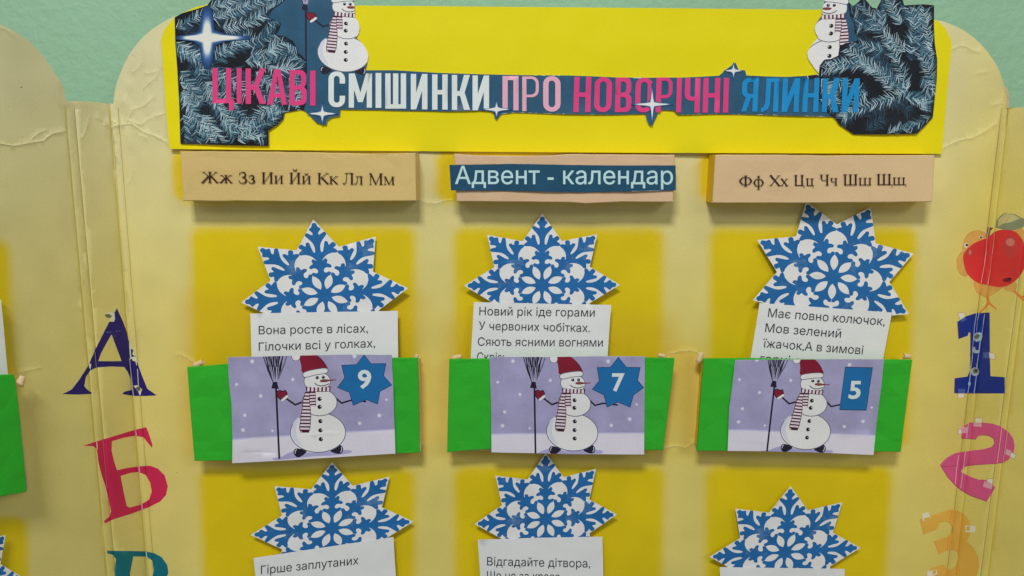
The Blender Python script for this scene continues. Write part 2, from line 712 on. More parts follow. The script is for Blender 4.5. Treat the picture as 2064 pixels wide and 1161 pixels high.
def board_h(x, y):
    h = 0.0
    for l0, l1 in HINGES:
        a, b = xl(l0, y), xl(l1, y)
        if a - 6 < x < b + 6:
            h -= 0.0006 * sst((min(x - a, b - x) + 2) / 4)
            for q, dep in ((a, 0.0009), (b, 0.0016)):
                t = abs(x - q) / 3.0
                if t < 1:
                    h -= dep * (1 - t)
    d = math.hypot(x - 242, (y - 245) * 0.7)
    if d < 95:
        h += 0.0022 * (1 - d / 95) * noise.noise((x / 17, y / 22, 0))
    h += 0.0008 * noise.noise((x / 130, y / 150, 3))
    for pts, hh, w in CREASE:
        hh *= 0.5
        for i in range(len(pts) - 1):
            (xa, ya), (xb, yb) = pts[i], pts[i + 1]
            if min(xa, xb) - 5 < x < max(xa, xb) + 5 and min(ya, yb) - 5 < y < max(ya, yb) + 5:
                L2 = (xb - xa) ** 2 + (yb - ya) ** 2
                t = min(1, max(0, ((x - xa) * (xb - xa) + (y - ya) * (yb - ya)) / L2))
                q = math.hypot(x - xa - t * (xb - xa), y - ya - t * (yb - ya))
                if q < w:
                    h += hh * (1 - q / w)
                    return h
    return h


CREASE = [(z5(p), hh, 2.2) for p, hh in [
    ([(-60, 795), (0, 800), (80, 812), (140, 800), (200, 790), (240, 785), (262, 765), (290, 745), (370, 728)], 0.0011),
    ([(180, 770), (215, 740), (262, 722)], 0.0007),
    ([(575, 690), (620, 708), (660, 695), (740, 690), (770, 715), (800, 735), (860, 755), (935, 795)], 0.0013),
    ([(705, 680), (725, 640), (740, 610), (800, 590), (860, 535)], 0.001),
    ([(720, 670), (780, 695), (805, 685), (830, 660), (920, 630)], 0.001),
    ([(540, 650), (570, 675), (600, 690), (625, 672), (655, 690)], 0.0011),
    ([(700, 640), (705, 560), (725, 450), (740, 340), (745, 300)], 0.0009),
    ([(740, 400), (770, 380), (790, 350), (800, 290), (798, 240)], 0.0009),
    ([(790, 540), (800, 490), (830, 460), (870, 430), (895, 370)], 0.0009),
    ([(820, 410), (850, 402), (880, 400)], 0.0006),
    ([(460, 765), (480, 720), (495, 650)], 0.0007),
    ([(770, 750), (825, 770)], 0.0007),
    ([(700, 1030), (720, 1010), (740, 940)], 0.0005),
    ([(0, 150), (50, 175), (85, 205)], 0.0008)]]
CREASE += [(z4(p), hh, 2.2) for p, hh in [
    ([(1285, 1115), (1340, 1085), (1400, 1060), (1450, 1050), (1500, 1040), (1560, 1010), (1600, 990), (1650, 950), (1700, 925)], 0.0012),
    ([(1345, 372), (1400, 345), (1450, 350), (1510, 385), (1560, 395)], 0.0009),
    ([(1530, 555), (1590, 545), (1625, 535)], 0.0006),
    ([(1655, 795), (1700, 780), (1750, 790)], 0.0008)]]
CREASE += [(p, 0.0008, 2.0) for p in [
    [(842, 402), (858, 408), (878, 410), (896, 404), (916, 402)],
    [(1352, 712), (1372, 707), (1392, 706), (1408, 710)],
    [(1338, 903), (1362, 898), (1382, 902), (1400, 891)],
    [(360, 712), (380, 722), (398, 736)],
    [(38, 752), (60, 745), (82, 741)],
    [(356, 715), (370, 713)],
    [(1640, 1300), (1700, 1290)]]]


def sst(t):
    t = min(1, max(0, t))
    return t * t * (3 - 2 * t)


RECTS = [  # x0,x1 at ytop; x0,x1 at ybot; ytop,ybot; softness; colour
    (346, 836, 350, 836, 300, 408, 8, 'y'), (878, 1352, 880, 1352, 300, 408, 8, 'y'), (1408, 1872, 1410, 1870, 300, 408, 8, 'y'),
    (384, 838, 392, 838, 456, 905, 13, 'y'), (914, 1338, 920, 1335, 458, 905, 13, 'y'), (1430, 1850, 1428, 1828, 458, 905, 13, 'y'),
    (400, 838, 420, 836, 944, 1420, 12, 'y'), (914, 1340, 920, 1330, 940, 1420, 12, 'y'), (1422, 1800, 1420, 1770, 938, 1420, 12, 'y'),
    (-400, 18, -400, 42, 484, 960, 14, 'y'), (-400, 56, -400, 62, 1042, 1420, 10, 'y'),
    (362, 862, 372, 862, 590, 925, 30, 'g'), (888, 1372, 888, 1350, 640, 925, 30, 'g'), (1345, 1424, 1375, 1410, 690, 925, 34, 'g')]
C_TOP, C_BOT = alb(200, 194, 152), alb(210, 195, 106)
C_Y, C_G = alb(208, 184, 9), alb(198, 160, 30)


def board_tint(x, y):
    t = sst((y - 60) / 700)
    r = sst((x - 1850) / 160) * 0.5
    c = [a + (b - a) * min(1, t * (0.75 + 0.25 * sst((x - 100) / 500)) + r) for a, b in zip(C_TOP, C_BOT)]
    for (a0, a1, b0, b1, yt, yb, so, k) in RECTS:
        if y < yt - so or y > yb + so:
            continue
        u = (y - yt) / (yb - yt)
        l, rr = a0 + (b0 - a0) * u, a1 + (b1 - a1) * u
        cr_ = 26
        dx, dy = min(x - l, rr - x), min(y - yt, yb - y)
        dd = min(dx, dy) if dx > cr_ or dy > cr_ else cr_ - math.hypot(cr_ - dx, cr_ - dy)
        w = sst((dd + so) / (2 * so))
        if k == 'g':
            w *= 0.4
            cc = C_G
        else:
            cc = C_Y
        c = [p + (q - p) * w for p, q in zip(c, cc)]
    n = 1 + 0.05 * noise.noise((x / 60, y / 60, 7))
    return [v * n for v in c]


def build_board():
    root = empty('display_board', P(1030, 1300), 'folding display board of pale yellow card with scalloped top, standing against the green wall', 'display board')
    M, B = 'main_panel', 'board'
    lx = lambda y: xfold((FLA, FLB), y)
    rx = lambda y: xfold((FRA, FRB), y)
    polys = [((M, B), OUT)]
    far = 3000
    polys.append((('pl', B), [(-far, -far), (lx(-far), -far), (lx(far), far), (-far, far)]))
    polys.append((('pr', B), [(rx(-far), -far), (far, -far), (far, far), (rx(far), far)]))
    # worn yellow hinge lines, and dark ones with the groove's shade painted on
    for i, (l0, l1) in enumerate(HINGES):
        k = ('pl', 'pl', 'pr', 'pr')[i]
        ys = [218 + j * 60 for j in range(20)]
        for l, mk, w in ((l0, 'fold_yellow' if i < 2 else 'fold_dark', 0.6), (l1, 'fold_dark' if i < 2 else 'fold_yellow', 0.45)):
            for j in range(len(ys) - 1):
                a, b = (xl(l, ys[j]), ys[j]), (xl(l, ys[j + 1]), ys[j + 1])
                polys.append(((k, mk), bar(a, b, w)))
    cr = random.Random(12)
    for pts, hh, w in CREASE:
        k = 'pl' if max(p[0] for p in pts) < 150 else M
        q = rough_edge(pts, 5, 0.25, closed=False)
        for i in range(len(q) - 1):
            if cr.random() < 0.75:
                polys.append(((k, 'crease_worn'), bar(q[i], q[i + 1], cr.uniform(0.25, 0.55))))
    # letter А
    a = zA([(1140, 198), (1165, 255), (1200, 330), (1240, 440), (1250, 500), (1290, 610), (1345, 750), (1390, 870), (1437, 985), (1480, 1015),
            (1530, 1050), (1420, 1056), (1305, 1055), (1190, 1037), (1215, 1012), (1285, 996), (1290, 960), (1275, 890), (1245, 820), (1210, 773),
            (1080, 768), (940, 778), (880, 808), (838, 870), (822, 960), (850, 992), (893, 1022), (893, 1036), (750, 1042), (607, 1037),
            (660, 1012), (700, 990), (770, 900), (860, 760), (925, 610), (985, 490), (1040, 380), (1066, 330), (1112, 330), (1122, 290), (1112, 250)])
    polys.append((('la', 'print_navy'), a))
    polys.append(((M, B), zA([(1088, 455), (1185, 715), (1070, 716), (958, 715), (985, 640), (1035, 545)])))
    ws = random.Random(3)
    for (x, y, r) in [(1070, 432, 26), (1150, 420, 22), (1125, 470, 14), (1155, 540, 8)]:
        for _ in range(3):
            polys.append((('la', 'tape_blue'), zA(circ((x + ws.uniform(-r, r), y + ws.uniform(-6, 6)), r * .4, 7, r * .22, ws.uniform(0, 3)))))
    polys.append((('la', 'worn'), zA([(1258, 520), (1285, 580), (1330, 700), (1335, 760), (1300, 740), (1285, 690), (1270, 700), (1262, 600)])))
    polys.append((('la', 'print_navy'), zA([(1275, 590), (1300, 610), (1290, 650), (1318, 670), (1280, 675)])))
    polys.append((('la', 'print_navy'), zA([(1278, 705), (1322, 720), (1330, 760), (1295, 750)])))
    polys += [(('la', 'worn'), bar(*zA([(1262, 690), (1300, 1055)]), 0.8)), (('la', 'worn'), bar(*zA([(1340, 790), (1350, 960)]), 0.8)),
              (('la', 'worn'), zA([(1300, 955), (1345, 950), (1385, 990), (1365, 1055), (1340, 1000)])), (('la', 'torn_grey'), zA(circ((1348, 985), 24, 8))),
              (('la', 'worn'), bar(*zA([(925, 620), (940, 775)]), 0.5)), (('la', 'worn'), zA([(868, 735), (890, 745), (882, 800), (866, 770)])),
              (('la', 'worn'), zA(smooth([(1030, 255), (1075, 240), (1118, 252), (1112, 285), (1122, 310), (1095, 332), (1065, 315), (1085, 290)], 2))),
              (('la', 'torn_grey'), zA(smooth([(1022, 262), (1060, 256), (1090, 275), (1075, 295), (1040, 290)], 2)))]
    # letter Б
    b = zB([(570, 268), (660, 238), (760, 208), (900, 165), (1003, 139), (1022, 185), (1047, 262), (1042, 282), (1018, 252), (985, 210), (930, 198),
            (850, 212), (768, 236), (766, 300), (782, 370), (803, 435), (870, 420), (960, 408), (1030, 404), (1085, 425), (1130, 470), (1152, 545), (1140, 605),
            (1100, 650), (1020, 690), (900, 735), (780, 772), (720, 800), (714, 784), (752, 752), (762, 720), (745, 630), (722, 540), (695, 460), (675, 380), (664, 290), (640, 270)])
    polys.append((('lb', 'print_crimson'), b))
    polys.append(((M, B), zB([(828, 475), (890, 455), (950, 447), (1000, 468), (1030, 520), (1041, 580), (1025, 635), (970, 670), (890, 692), (870, 680), (850, 590)])))
    polys += [(('lb', 'worn'), bar(*zB([(664, 240), (668, 290)]), 0.7)), (('lb', 'rose'), bar(*zB([(706, 222), (735, 560)]), 0.6)),
              (('lb', 'rose'), bar(*zB([(928, 158), (934, 198)]), 1.6)), (('lb', 'rose'), bar(*zB([(952, 408), (956, 450)]), 1.8)),
              (('lb', 'rose'), bar(*zB([(972, 670), (976, 716)]), 1.6)), (('lb', 'print_pink_dark'), bar(*zB([(980, 145), (990, 205)]), 0.6)),
              (('lb', 'print_pink_dark'), bar(*zB([(996, 406), (1004, 470)]), 0.6)), (('lb', 'print_pink_dark'), bar(*zB([(1016, 640), (1022, 690)]), 0.6))]
    # letter В
    v = zB([(735, 988), (900, 989), (1000, 992), (1060, 1005), (1110, 1032), (1148, 1085), (1156, 1140), (1130, 1200), (1080, 1240), (1150, 1300), (1170, 1380), (1140, 1460), (1060, 1520), (900, 1540),
            (735, 1535), (735, 1520), (780, 1505), (795, 1450), (794, 1250), (790, 1100), (795, 1045), (775, 1015), (735, 1006)])
    polys.append((('lv', 'print_teal'), v))
    polys.append(((M, B), zB([(915, 1027), (1005, 1028), (1045, 1055), (1056, 1120), (1040, 1190), (990, 1225), (895, 1225), (893, 1140)])))
    polys += [(('lv', 'worn'), bar(*zB([(1003, 995), (1008, 1035)]), 1.0)), (('lv', 'tape_blue'), bar(*zB([(1045, 1005), (1052, 1060)]), 0.4))]
    # numeral 1
    one = zd1([(340, 235), (410, 185), (470, 165), (525, 150), (652, 145), (655, 600), (660, 765), (800, 775), (798, 932), (500, 932), (310, 930), (315, 785),
               (440, 768), (468, 700), (468, 340), (445, 338), (440, 370), (352, 402)])
    polys.append((('n1', 'print_pink_dark'), [(x - 1.1, y + 0.6) for x, y in one]))
    polys.append((('n1', 'print_blue'), one))
    for t, q in ((zd1([(345, 150), (408, 145), (413, 190), (366, 216)]), zd1([(366, 216), (413, 186), (425, 215), (380, 240)])),
                 (zd1([(648, 535), (700, 545), (704, 602), (652, 590)]), zd1([(586, 538), (645, 528), (650, 590), (592, 590)])),
                 (zd1([(345, 935), (405, 935), (400, 975), (342, 977)]), zd1([(345, 890), (415, 890), (410, 932), (345, 934)]))):
        polys += [(('n1', 'chick_line'), [(sum(p[0] for p in t) / 4 + (x - sum(p[0] for p in t) / 4) * 1.14, sum(p[1] for p in t) / 4 + (y - sum(p[1] for p in t) / 4) * 1.14) for x, y in t]),
                  (('n1', 'tape_print'), t), (('n1', 'tape_blue'), q)]
    for pts in ([(522, 150), (510, 260), (500, 370), (490, 470), (478, 600), (468, 700), (452, 840), (440, 930)],
                [(545, 150), (530, 220), (520, 330)],
                [(600, 160), (585, 260), (572, 360), (558, 440), (545, 540), (532, 650), (520, 760), (500, 930)]):
        pts = zd1([(x + ws.uniform(-4, 4), y) for x, y in pts])
        polys += [(('n1', 'worn_blue'), bar(pts[i], pts[i + 1], ws.uniform(0.5, 1.0))) for i in range(len(pts) - 1)]
    polys += [(('n1', 'worn_blue'), zd1(smooth([(490, 490), (510, 480), (515, 510), (545, 515), (540, 540), (490, 535)], 2))),
              (('n1', 'worn_blue'), zd1(smooth([(500, 365), (525, 340), (575, 345), (572, 410), (520, 430), (498, 405)], 2))),
              (('n1', 'torn_grey'), zd1(smooth([(505, 375), (530, 355), (560, 370), (535, 400), (508, 400)], 2))),
              (('n1', 'worn_blue'), zd1(circ((508, 722), 42, 10))), (('n1', 'torn_grey'), zd1(circ((515, 715), 28, 9))), (('n1', 'print_black'), zd1(circ((518, 712), 13, 7))),
              (('n1', 'worn_blue'), zd1(circ((455, 840), 14, 8, 22)))]
    # numeral 2
    two = zd2([(335, 215), (340, 140), (390, 107), (480, 107), (545, 115), (600, 132), (660, 175), (690, 220), (699, 270), (690, 320), (660, 360), (620, 382), (560, 390), (450, 396), (370, 405), (345, 420), (330, 447), (400, 482),
               (460, 502), (475, 498), (500, 502), (530, 520), (565, 552), (540, 600), (508, 648), (400, 610), (330, 570), (290, 535), (240, 480), (190, 400), (205, 375), (240, 345), (290, 318), (400, 300), (490, 290),
               (540, 275), (562, 248), (555, 215), (520, 196), (485, 192), (450, 198), (434, 222)])
    polys.append((('n2', 'print_pink_dark'), [(x - 0.8, y + 0.9) for x, y in two]))
    polys.append((('n2', 'print_pink'), two))
    polys.append((('n2', 'print_pink_dark'), bar(*zd2([(195, 412), (310, 404)]), 0.35)))
    for pts in ([(382, 112), (368, 215)], [(316, 330), (300, 430), (292, 530)], [(362, 305), (350, 400), (328, 560)], [(610, 140), (600, 230), (578, 385)], [(648, 170), (634, 280), (618, 380)]):
        pts = zd2(pts)
        polys += [(('n2', 'tape_print'), bar(pts[i], pts[i + 1], 0.45)) for i in range(len(pts) - 1)]
    for t, q in (([(430, 75), (480, 80), (470, 112), (426, 108)], [(415, 108), (472, 112), (470, 138), (412, 134)]), ([(312, 155), (334, 155), (334, 188), (312, 186)], [(336, 135), (382, 140), (375, 180), (336, 182)]),
                 ([(672, 312), (708, 328), (700, 356), (668, 345)], [(640, 290), (675, 300), (668, 338), (634, 325)]), ([(515, 494), (550, 496), (545, 530), (508, 515)], [(492, 510), (548, 530), (540, 565), (480, 548)])):
        polys += [(('n2', 'rose'), zd2(q)), (('n2', 'chick_line'), zd2([(x + (3 if x > sum(p[0] for p in t) / 4 else -3), y + (3 if y > sum(p[1] for p in t) / 4 else -3)) for x, y in t])), (('n2', 'tape_print'), zd2(t))]
    # numeral 3
    three = zd2([(48, 770), (150, 738), (250, 705), (310, 712), (355, 740), (388, 780), (400, 830), (390, 885), (370, 922), (420, 970), (448, 1030), (455, 1090), (445, 1140), (420, 1200), (350, 1255), (260, 1275), (180, 1250), (135, 1180), (118, 1112),
                 (215, 1080), (235, 1118), (270, 1116), (305, 1080), (320, 1040), (310, 1000), (280, 978), (240, 985), (178, 1010), (148, 920), (240, 890), (270, 865), (275, 830), (255, 795), (220, 785), (185, 795), (165, 840), (75, 874)])
    polys.append((('n3', 'chick_line'), [(x - 0.6, y + 0.5) for x, y in three]))
    polys.append((('n3', 'print_orange'), three))
    for t, q in (([(62, 735), (105, 722), (122, 765), (70, 785)], [(75, 765), (115, 755), (120, 772), (80, 782)]), ([(358, 815), (430, 818), (428, 862), (362, 860)], [(370, 820), (392, 822), (390, 852), (366, 850)]), ([(98, 1128), (165, 1118), (168, 1150), (100, 1172)], [(135, 1125), (160, 1122), (160, 1145), (138, 1152)])):
        polys += [(('n3', 'tape_print'), zd2(t)), (('n3', 'print_orange'), zd2(q))]
    polys += [(('n3', 'chick_line'), bar(*zd2([(268, 708), (255, 800)]), 0.35)), (('n3', 'chick_line'), bar(*zd2([(245, 890), (236, 985)]), 0.35))]
    # chick behind an apple
    K = 'ck'
    for pts in ([(270, 470), (278, 420), (285, 380), (320, 320), (400, 290), (470, 310), (478, 350), (400, 400), (330, 440), (300, 480)],
                [(220, 560), (245, 500), (275, 475), (300, 500), (310, 600), (316, 690), (290, 700), (255, 682), (228, 640)],
                [(375, 740), (500, 770), (625, 795), (575, 835), (490, 885), (430, 862), (392, 832)], [(630, 795), (745, 755), (742, 830), (690, 832)],
                [(735, 285), (780, 270), (810, 290), (826, 340), (812, 385), (790, 360), (780, 330), (745, 318)]):
        s_ = smooth(pts, 3)
        polys.append(((K, 'chick_line'), zch([(x + (x - 500) * 0.012, y + (y - 560) * 0.012) for x, y in s_])))
        polys.append(((K, 'chick'), zch(s_)))
    for pts in ([(490, 880), (505, 940), (465, 990), (420, 1032)], [(505, 940), (540, 970), (572, 996)], [(735, 840), (780, 878), (830, 890), (870, 905)], [(780, 878), (815, 920)]):
        polys += line(zch(pts), 2.6, (K, 'chick_foot'), 1.3)
    polys.append(((K, 'snow_white'), zch(circ((300, 423), 17, 9, 22))))
    polys.append(((K, 'print_black'), zch(circ((306, 420), 12, 8))))
    polys.append(((K, 'snow_white'), zch(circ((432, 347), 15, 9, 12))))
    polys.append(((K, 'print_black'), zch(circ((434, 350), 10, 8))))
    polys.append(((K, 'nose_brown'), zch([(480, 360), (488, 290), (500, 255), (548, 266), (520, 290), (508, 350)])))
    ap = smooth([(275, 530), (300, 470), (380, 400), (490, 355), (560, 300), (640, 282), (720, 290), (775, 330), (818, 400), (842, 500), (822, 630), (740, 745), (620, 798), (500, 780), (400, 755), (330, 700), (295, 640)], 3)
    polys.append(((K, 'chick_line'), zch([(x + (x - 560) * 0.01, y + (y - 540) * 0.01) for x, y in ap])))
    polys.append(((K, 'apple_red'), zch(ap)))
    polys.append(((K, 'apple_light'), zch(circ((700, 430), 62, 12, 105, 0.2))))
    polys.append(((K, 'apple_shine'), zch(circ((698, 395), 40, 12, 36))))
    polys.append(((K, 'apple_light'), zch(circ((335, 490), 26, 9, 40, 0.4))))
    polys.append(((K, 'apple_shine'), zch(circ((336, 486), 12, 8, 22, 0.4))))
    polys.append(((K, 'hat_red'), zch(circ((670, 735), 40, 9, 20, -0.5))))
    polys.append(((K, 'ink'), zch(circ((690, 722), 20, 8, 9, -0.5))))
    polys.append(((K, 'leaf_green'), zch([(566, 262), (575, 200), (610, 155), (652, 128), (668, 138), (738, 138), (790, 170), (860, 195), (850, 240), (800, 265), (730, 286), (640, 282)])))
    polys.append(((K, 'leaf_pale'), zch([(590, 190), (650, 138), (735, 146), (790, 180), (700, 215), (640, 225), (585, 260)])))
    polys += [(((K, 'leaf_green')), bar(*zch([(575, 262), (830, 195)]), 0.6)), ((K, 'chick_line'), bar(*zch([(650, 225), (690, 160)]), 0.4))]
    for pts in ([(512, 255), (490, 360), (478, 480), (462, 600), (440, 760)], [(552, 310), (545, 400), (535, 500), (515, 640), (498, 775)]):
        pts = zch([(x + ws.uniform(-4, 4), y) for x, y in pts])
        polys += [((K, 'tape_print'), bar(pts[i], pts[i + 1], ws.uniform(0.4, 0.8))) for i in range(len(pts) - 1)]
    # little marks
    for x, y, r in [(43, 176, 2.2), (18, 215, 0.8), (117, 214, 0.9), (356, 952, 1.0), (120, 955, 0.9), (364, 790, 0.9), (350, 808, 0.8), (1930, 322, 0.7)]:
        polys.append(((M, 'torn_grey'), circ((x, y), r, 6, r * 0.7)))
    ex = []
    for pts, hh, w in CREASE:
        rg = random.Random(len(pts))
        n = len(pts)
        for i in range(n - 1):
            (xa, ya), (xb, yb) = pts[i], pts[i + 1]
            d = math.hypot(xb - xa, yb - ya)
            k = max(1, int(d / 3))
            for j in range(k):
                t = j / k
                x, y = xa + (xb - xa) * t, ya + (yb - ya) * t
                nx, ny = -(yb - ya) / d, (xb - xa) / d
                ex += [(x, y), (x + nx * w, y + ny * w), (x - nx * w, y - ny * w)]
    ed = []
    for l0, l1 in HINGES:
        for l in (l0, l1):
            for o in (-3, 0, 3):
                ed.append([(xl(l, y) + o, y) for y in range(226, 1390, 40)])
    tree = {M: ('main_panel', root), 'pl': ('side_panel', root), 'pr': ('side_panel', root)}
    for k in ('la', 'lb', 'lv'):
        tree[k] = ('printed_letter', root)
    for k in ('n1', 'n2', 'n3'):
        tree[k] = ('printed_numeral', root)
    tree['ck'] = ('chick_picture', root)
    # holes in letters show the panel behind them
    fix = []
    for lab, pts in polys:
        if lab == (M, B) and pts is not OUT:
            cx = sum(p[0] for p in pts) / len(pts)
            if cx < 300:
                lab = ('pl', B)
        fix.append((lab, pts))
    o = sheet(fix, board_h, tree, grid=11, edges=ed, rim=0.004, rim_mat='board_edge', tint=board_tint, extra=ex)
    o['la']['label'] = 'navy blue letter А with worn patches along the fold'
    o['lb']['label'] = 'crimson letter Б'
    o['lv']['label'] = 'teal letter В'
    o['n1']['label'] = 'dark blue numeral 1 with torn holes'
    o['n2']['label'] = 'pink numeral 2'
    o['n3']['label'] = 'orange numeral 3'
    o['ck']['label'] = 'yellow chick hugging a big red apple'


build_board()


# ------------------------------------------------------------------ yellow banner
BAN = ([(342, 300), (336, 240), (331, 170), (327, 110), (325, 82), (331, 60), (345, 42), (366, 27), (395, 14), (420, 8.5), (500, 8), (600, 9)]
       + [(716, 11), (1000, 13.5), (1300, 16), (1560, 18.5), (1660, 19.5), (1800, 26), (1870, 36), (1890, 42), (1905, 56), (1917, 82), (1918, 95), (1912, 150), (1905, 230), (1898, 310)]
       + [(1600, 309), (1300, 308), (1000, 306), (700, 303.5), (500, 302)])


def banner_h(x, y):
    return 0.0035 + 0.0012 * math.sin(x / 190) * sst((y - 150) / 150) + 0.0010 * sst((y - 240) / 70) + 0.0006 * noise.noise((x / 70, y / 60, 2))


def build_banner():
    o = sheet([(('b', 'yellow_card'), rough_edge(BAN, 14, 0.12))], banner_h, {'b': ('yellow_banner', None)}, grid=16, rim=0.0005, side_of=0)
    tag(o['b'], 'wide bright yellow paper banner with rounded corners across the top of the board', 'banner')


build_banner()

# ------------------------------------------------------------------ the drawn snowman (as in the picture of pocket 9)
FEAT = dict(eyeL=(1130, 288), eyeR=(1180, 285), b1=(1150, 462), b2=(1150, 527), b3=(1157, 643), b4=(1157, 718), b5=(1160, 790), shoeL=(985, 900), shoeR=(1295, 873),
            knot=(787, 362), broom=(820, 945), mitt=(845, 430), hat=(1090, 105), elbL=(950, 510), elbR=(1330, 498))


def stripes(pa, pb, n, mats_, key):
    """bands between two polylines (left edge, right edge) in n equal steps"""
    def at(pl, t):
        d = [0]
        for i in range(len(pl) - 1):
            d.append(d[-1] + math.hypot(pl[i + 1][0] - pl[i][0], pl[i + 1][1] - pl[i][1]))
        s = t * d[-1]
        for i in range(len(pl) - 1):
            if s <= d[i + 1] or i == len(pl) - 2:
                u = (s - d[i]) / (d[i + 1] - d[i])
                return (pl[i][0] + (pl[i + 1][0] - pl[i][0]) * u, pl[i][1] + (pl[i + 1][1] - pl[i][1]) * u)
    out = []
    for i in range(n):
        for j, (f0, f1) in enumerate(((0, 0.44), (0.44, 1))):
            t0, t1 = (i + f0) / n, (i + f1) / n
            out.append(((key, mats_[j]), [at(pa, t0), at(pb, t0), at(pb, t1), at(pa, t1)]))
    return out


def snowman(key, T, broom_key=None, face=1):
    L = []
    k = key
    bk = broom_key or key
    # broom
    rg = random.Random(4)
    for i in range(26):
        tx = 693 + 190 * (i % 13) / 12 + rg.uniform(-8, 8)
        mx = 787 + (tx - 787) * rg.uniform(0.45, 0.75)
        L += line([(787 + (tx - 787) * 0.08, 335), (mx + rg.uniform(-14, 14), rg.uniform(190, 250)), (tx, rg.uniform(60, 125))], 6.5, (bk, 'ink' if i % 5 else 'ink_soft'), 3.4)
    for i in range(6):
        L += line([(775 + i * 6, 320), (745 + i * 16 + rg.uniform(-8, 8), 200)], 2.2, (bk, 'snow_halo'), 1.6)
    L.append(((bk, 'ink'), [(768, 325), (806, 325), (808, 345), (818, 380), (757, 376), (764, 345)]))
    L += line([(795, 372), (805, 600), (821, 944)], 8, (bk, 'ink'))
    # arms
    L += line([(872, 455), (952, 510), (1005, 488)], 7.5, (k, 'ink'))
    L += line([(1285, 458), (1330, 496), (1400, 474), (1525, 482)], 7, (k, 'ink'))
    # mitten
    L.append(((k, 'ink'), smooth([(798, 405), (826, 388), (852, 396), (872, 388), (890, 425), (868, 462), (838, 474), (808, 450)], 3)))
    L.append(((k, 'hat_red'), smooth([(806, 408), (828, 395), (850, 404), (868, 396), (882, 425), (862, 455), (838, 465), (814, 446)], 3)))
    L.append(((k, 'ink_soft'), caps((845, 474), (886, 440), 13)))
    L.append(((k, 'snow_white'), caps((845, 474), (886, 440), 9.5)))
    # shoes
    L.append(((k, 'ink'), smooth([(938, 905), (945, 875), (975, 866), (1045, 885), (1005, 928), (965, 937)], 3)))
    L.append(((k, 'ink'), smooth([(1235, 882), (1290, 842), (1325, 840), (1343, 870), (1330, 905), (1285, 908)], 3)))
    L += line([(950, 905), (953, 885), (962, 876)], 3, (k, 'snow_tint'))
    L += line([(1328, 855), (1331, 880), (1322, 895)], 3, (k, 'snow_tint'))
    # body
    L.append(((k, 'ink_soft'), circ((1137, 735), 229, 40, 166)))
    L.append(((k, 'snow_white'), circ((1137, 735), 222, 40, 159)))
    L.append(((k, 'snow_tint'), [(x, y) for x, y in smooth([(922, 720), (940, 650), (985, 610), (960, 690), (965, 770), (1010, 850), (965, 820), (930, 775)], 3)]))
    L.append(((k, 'ink_soft'), circ((1150, 490), 146, 36, 113)))
    L.append(((k, 'snow_white'), circ((1150, 490), 139, 36, 106)))
    L.append(((k, 'ink_soft'), circ((1131, 318), 111, 30, 82)))
    L.append(((k, 'snow_white'), circ((1131, 318), 105, 30, 76)))
    # scarf
    L.append(((k, 'scarf_dark'), [(1036, 362), (1130, 368), (1241, 360), (1236, 403), (1140, 405), (1042, 403)]))
    for i in range(6):
        x = 1050 + i * 32
        L.append(((k, 'scarf_pale'), [(x, 366), (x + 19, 366), (x + 18, 400), (x - 1, 400)]))
    pa, pb = [(1036, 405), (1018, 480), (1000, 610), (988, 700), (1000, 738)], [(1076, 405), (1070, 480), (1076, 610), (1070, 700), (1058, 738)]
    L.append(((k, 'scarf_dark'), [(x - 5, y) for x, y in pa] + [(x + 5, y) for x, y in reversed(pb)]))
    L += stripes(pa, pb, 12, ('scarf_dark', 'scarf_pale'), k)
    pa, pb = [(1070, 403), (1068, 470), (1075, 530)], [(1112, 403), (1116, 470), (1118, 525)]
    L.append(((k, 'scarf_dark'), [(x - 4, y) for x, y in pa] + [(x + 4, y) for x, y in reversed(pb)]))
    L += stripes(pa, pb, 5, ('scarf_dark', 'scarf_pale'), k)
    L.append(((k, 'scarf_dark'), [(1000, 715), (1066, 715), (1060, 737), (1006, 737)]))
    # buttons
    for b in ('b1', 'b2', 'b3', 'b4', 'b5'):
        x, y = FEAT[b]
        L.append(((k, 'ink'), circ((x, y), 18, 10)))
        L.append(((k, 'snow_white'), circ((x + 9, y - 4), 5, 6)))
    # hat
    L.append(((k, 'hat_red'), smooth([(985, 96), (1050, 70), (1110, 92), (1160, 130), (1195, 172), (1213, 220), (1120, 232), (1014, 248), (1000, 190)], 3)))
    L += line([(1150, 128), (1185, 170), (1200, 210)], 3, (k, 'scarf_dark'))
    L.append(((k, 'ink_soft'), smooth([(1016, 247), (1100, 220), (1205, 208), (1216, 250), (1120, 268), (1026, 290)], 3)))
    L.append(((k, 'snow_white'), smooth([(1022, 250), (1100, 226), (1200, 214), (1209, 246), (1120, 262), (1031, 283)], 3)))
    L.append(((k, 'ink_soft'), circ((957, 116), 38, 14)))
    L.append(((k, 'snow_white'), circ((957, 116), 33, 14)))
    # face
    for e in ('eyeL', 'eyeR'):
        x, y = FEAT[e]
        L.append(((k, 'ink'), circ((x, y), 14, 9)))
        L.append(((k, 'snow_tint'), circ((x - 4, y - 5), 4, 6)))
    L.append(((k, 'nose_brown'), [(1150, 316), (1160, 305), (1190, 300), (1235, 304), (1287, 303), (1288, 310), (1235, 316), (1195, 326), (1160, 325)]))
    L += line([(1110, 334), (1128, 348), (1160, 356), (1195, 352), (1225, 338)], 3.5, (k, 'ink'))
    return [(lab, T(pts)) for lab, pts in L]


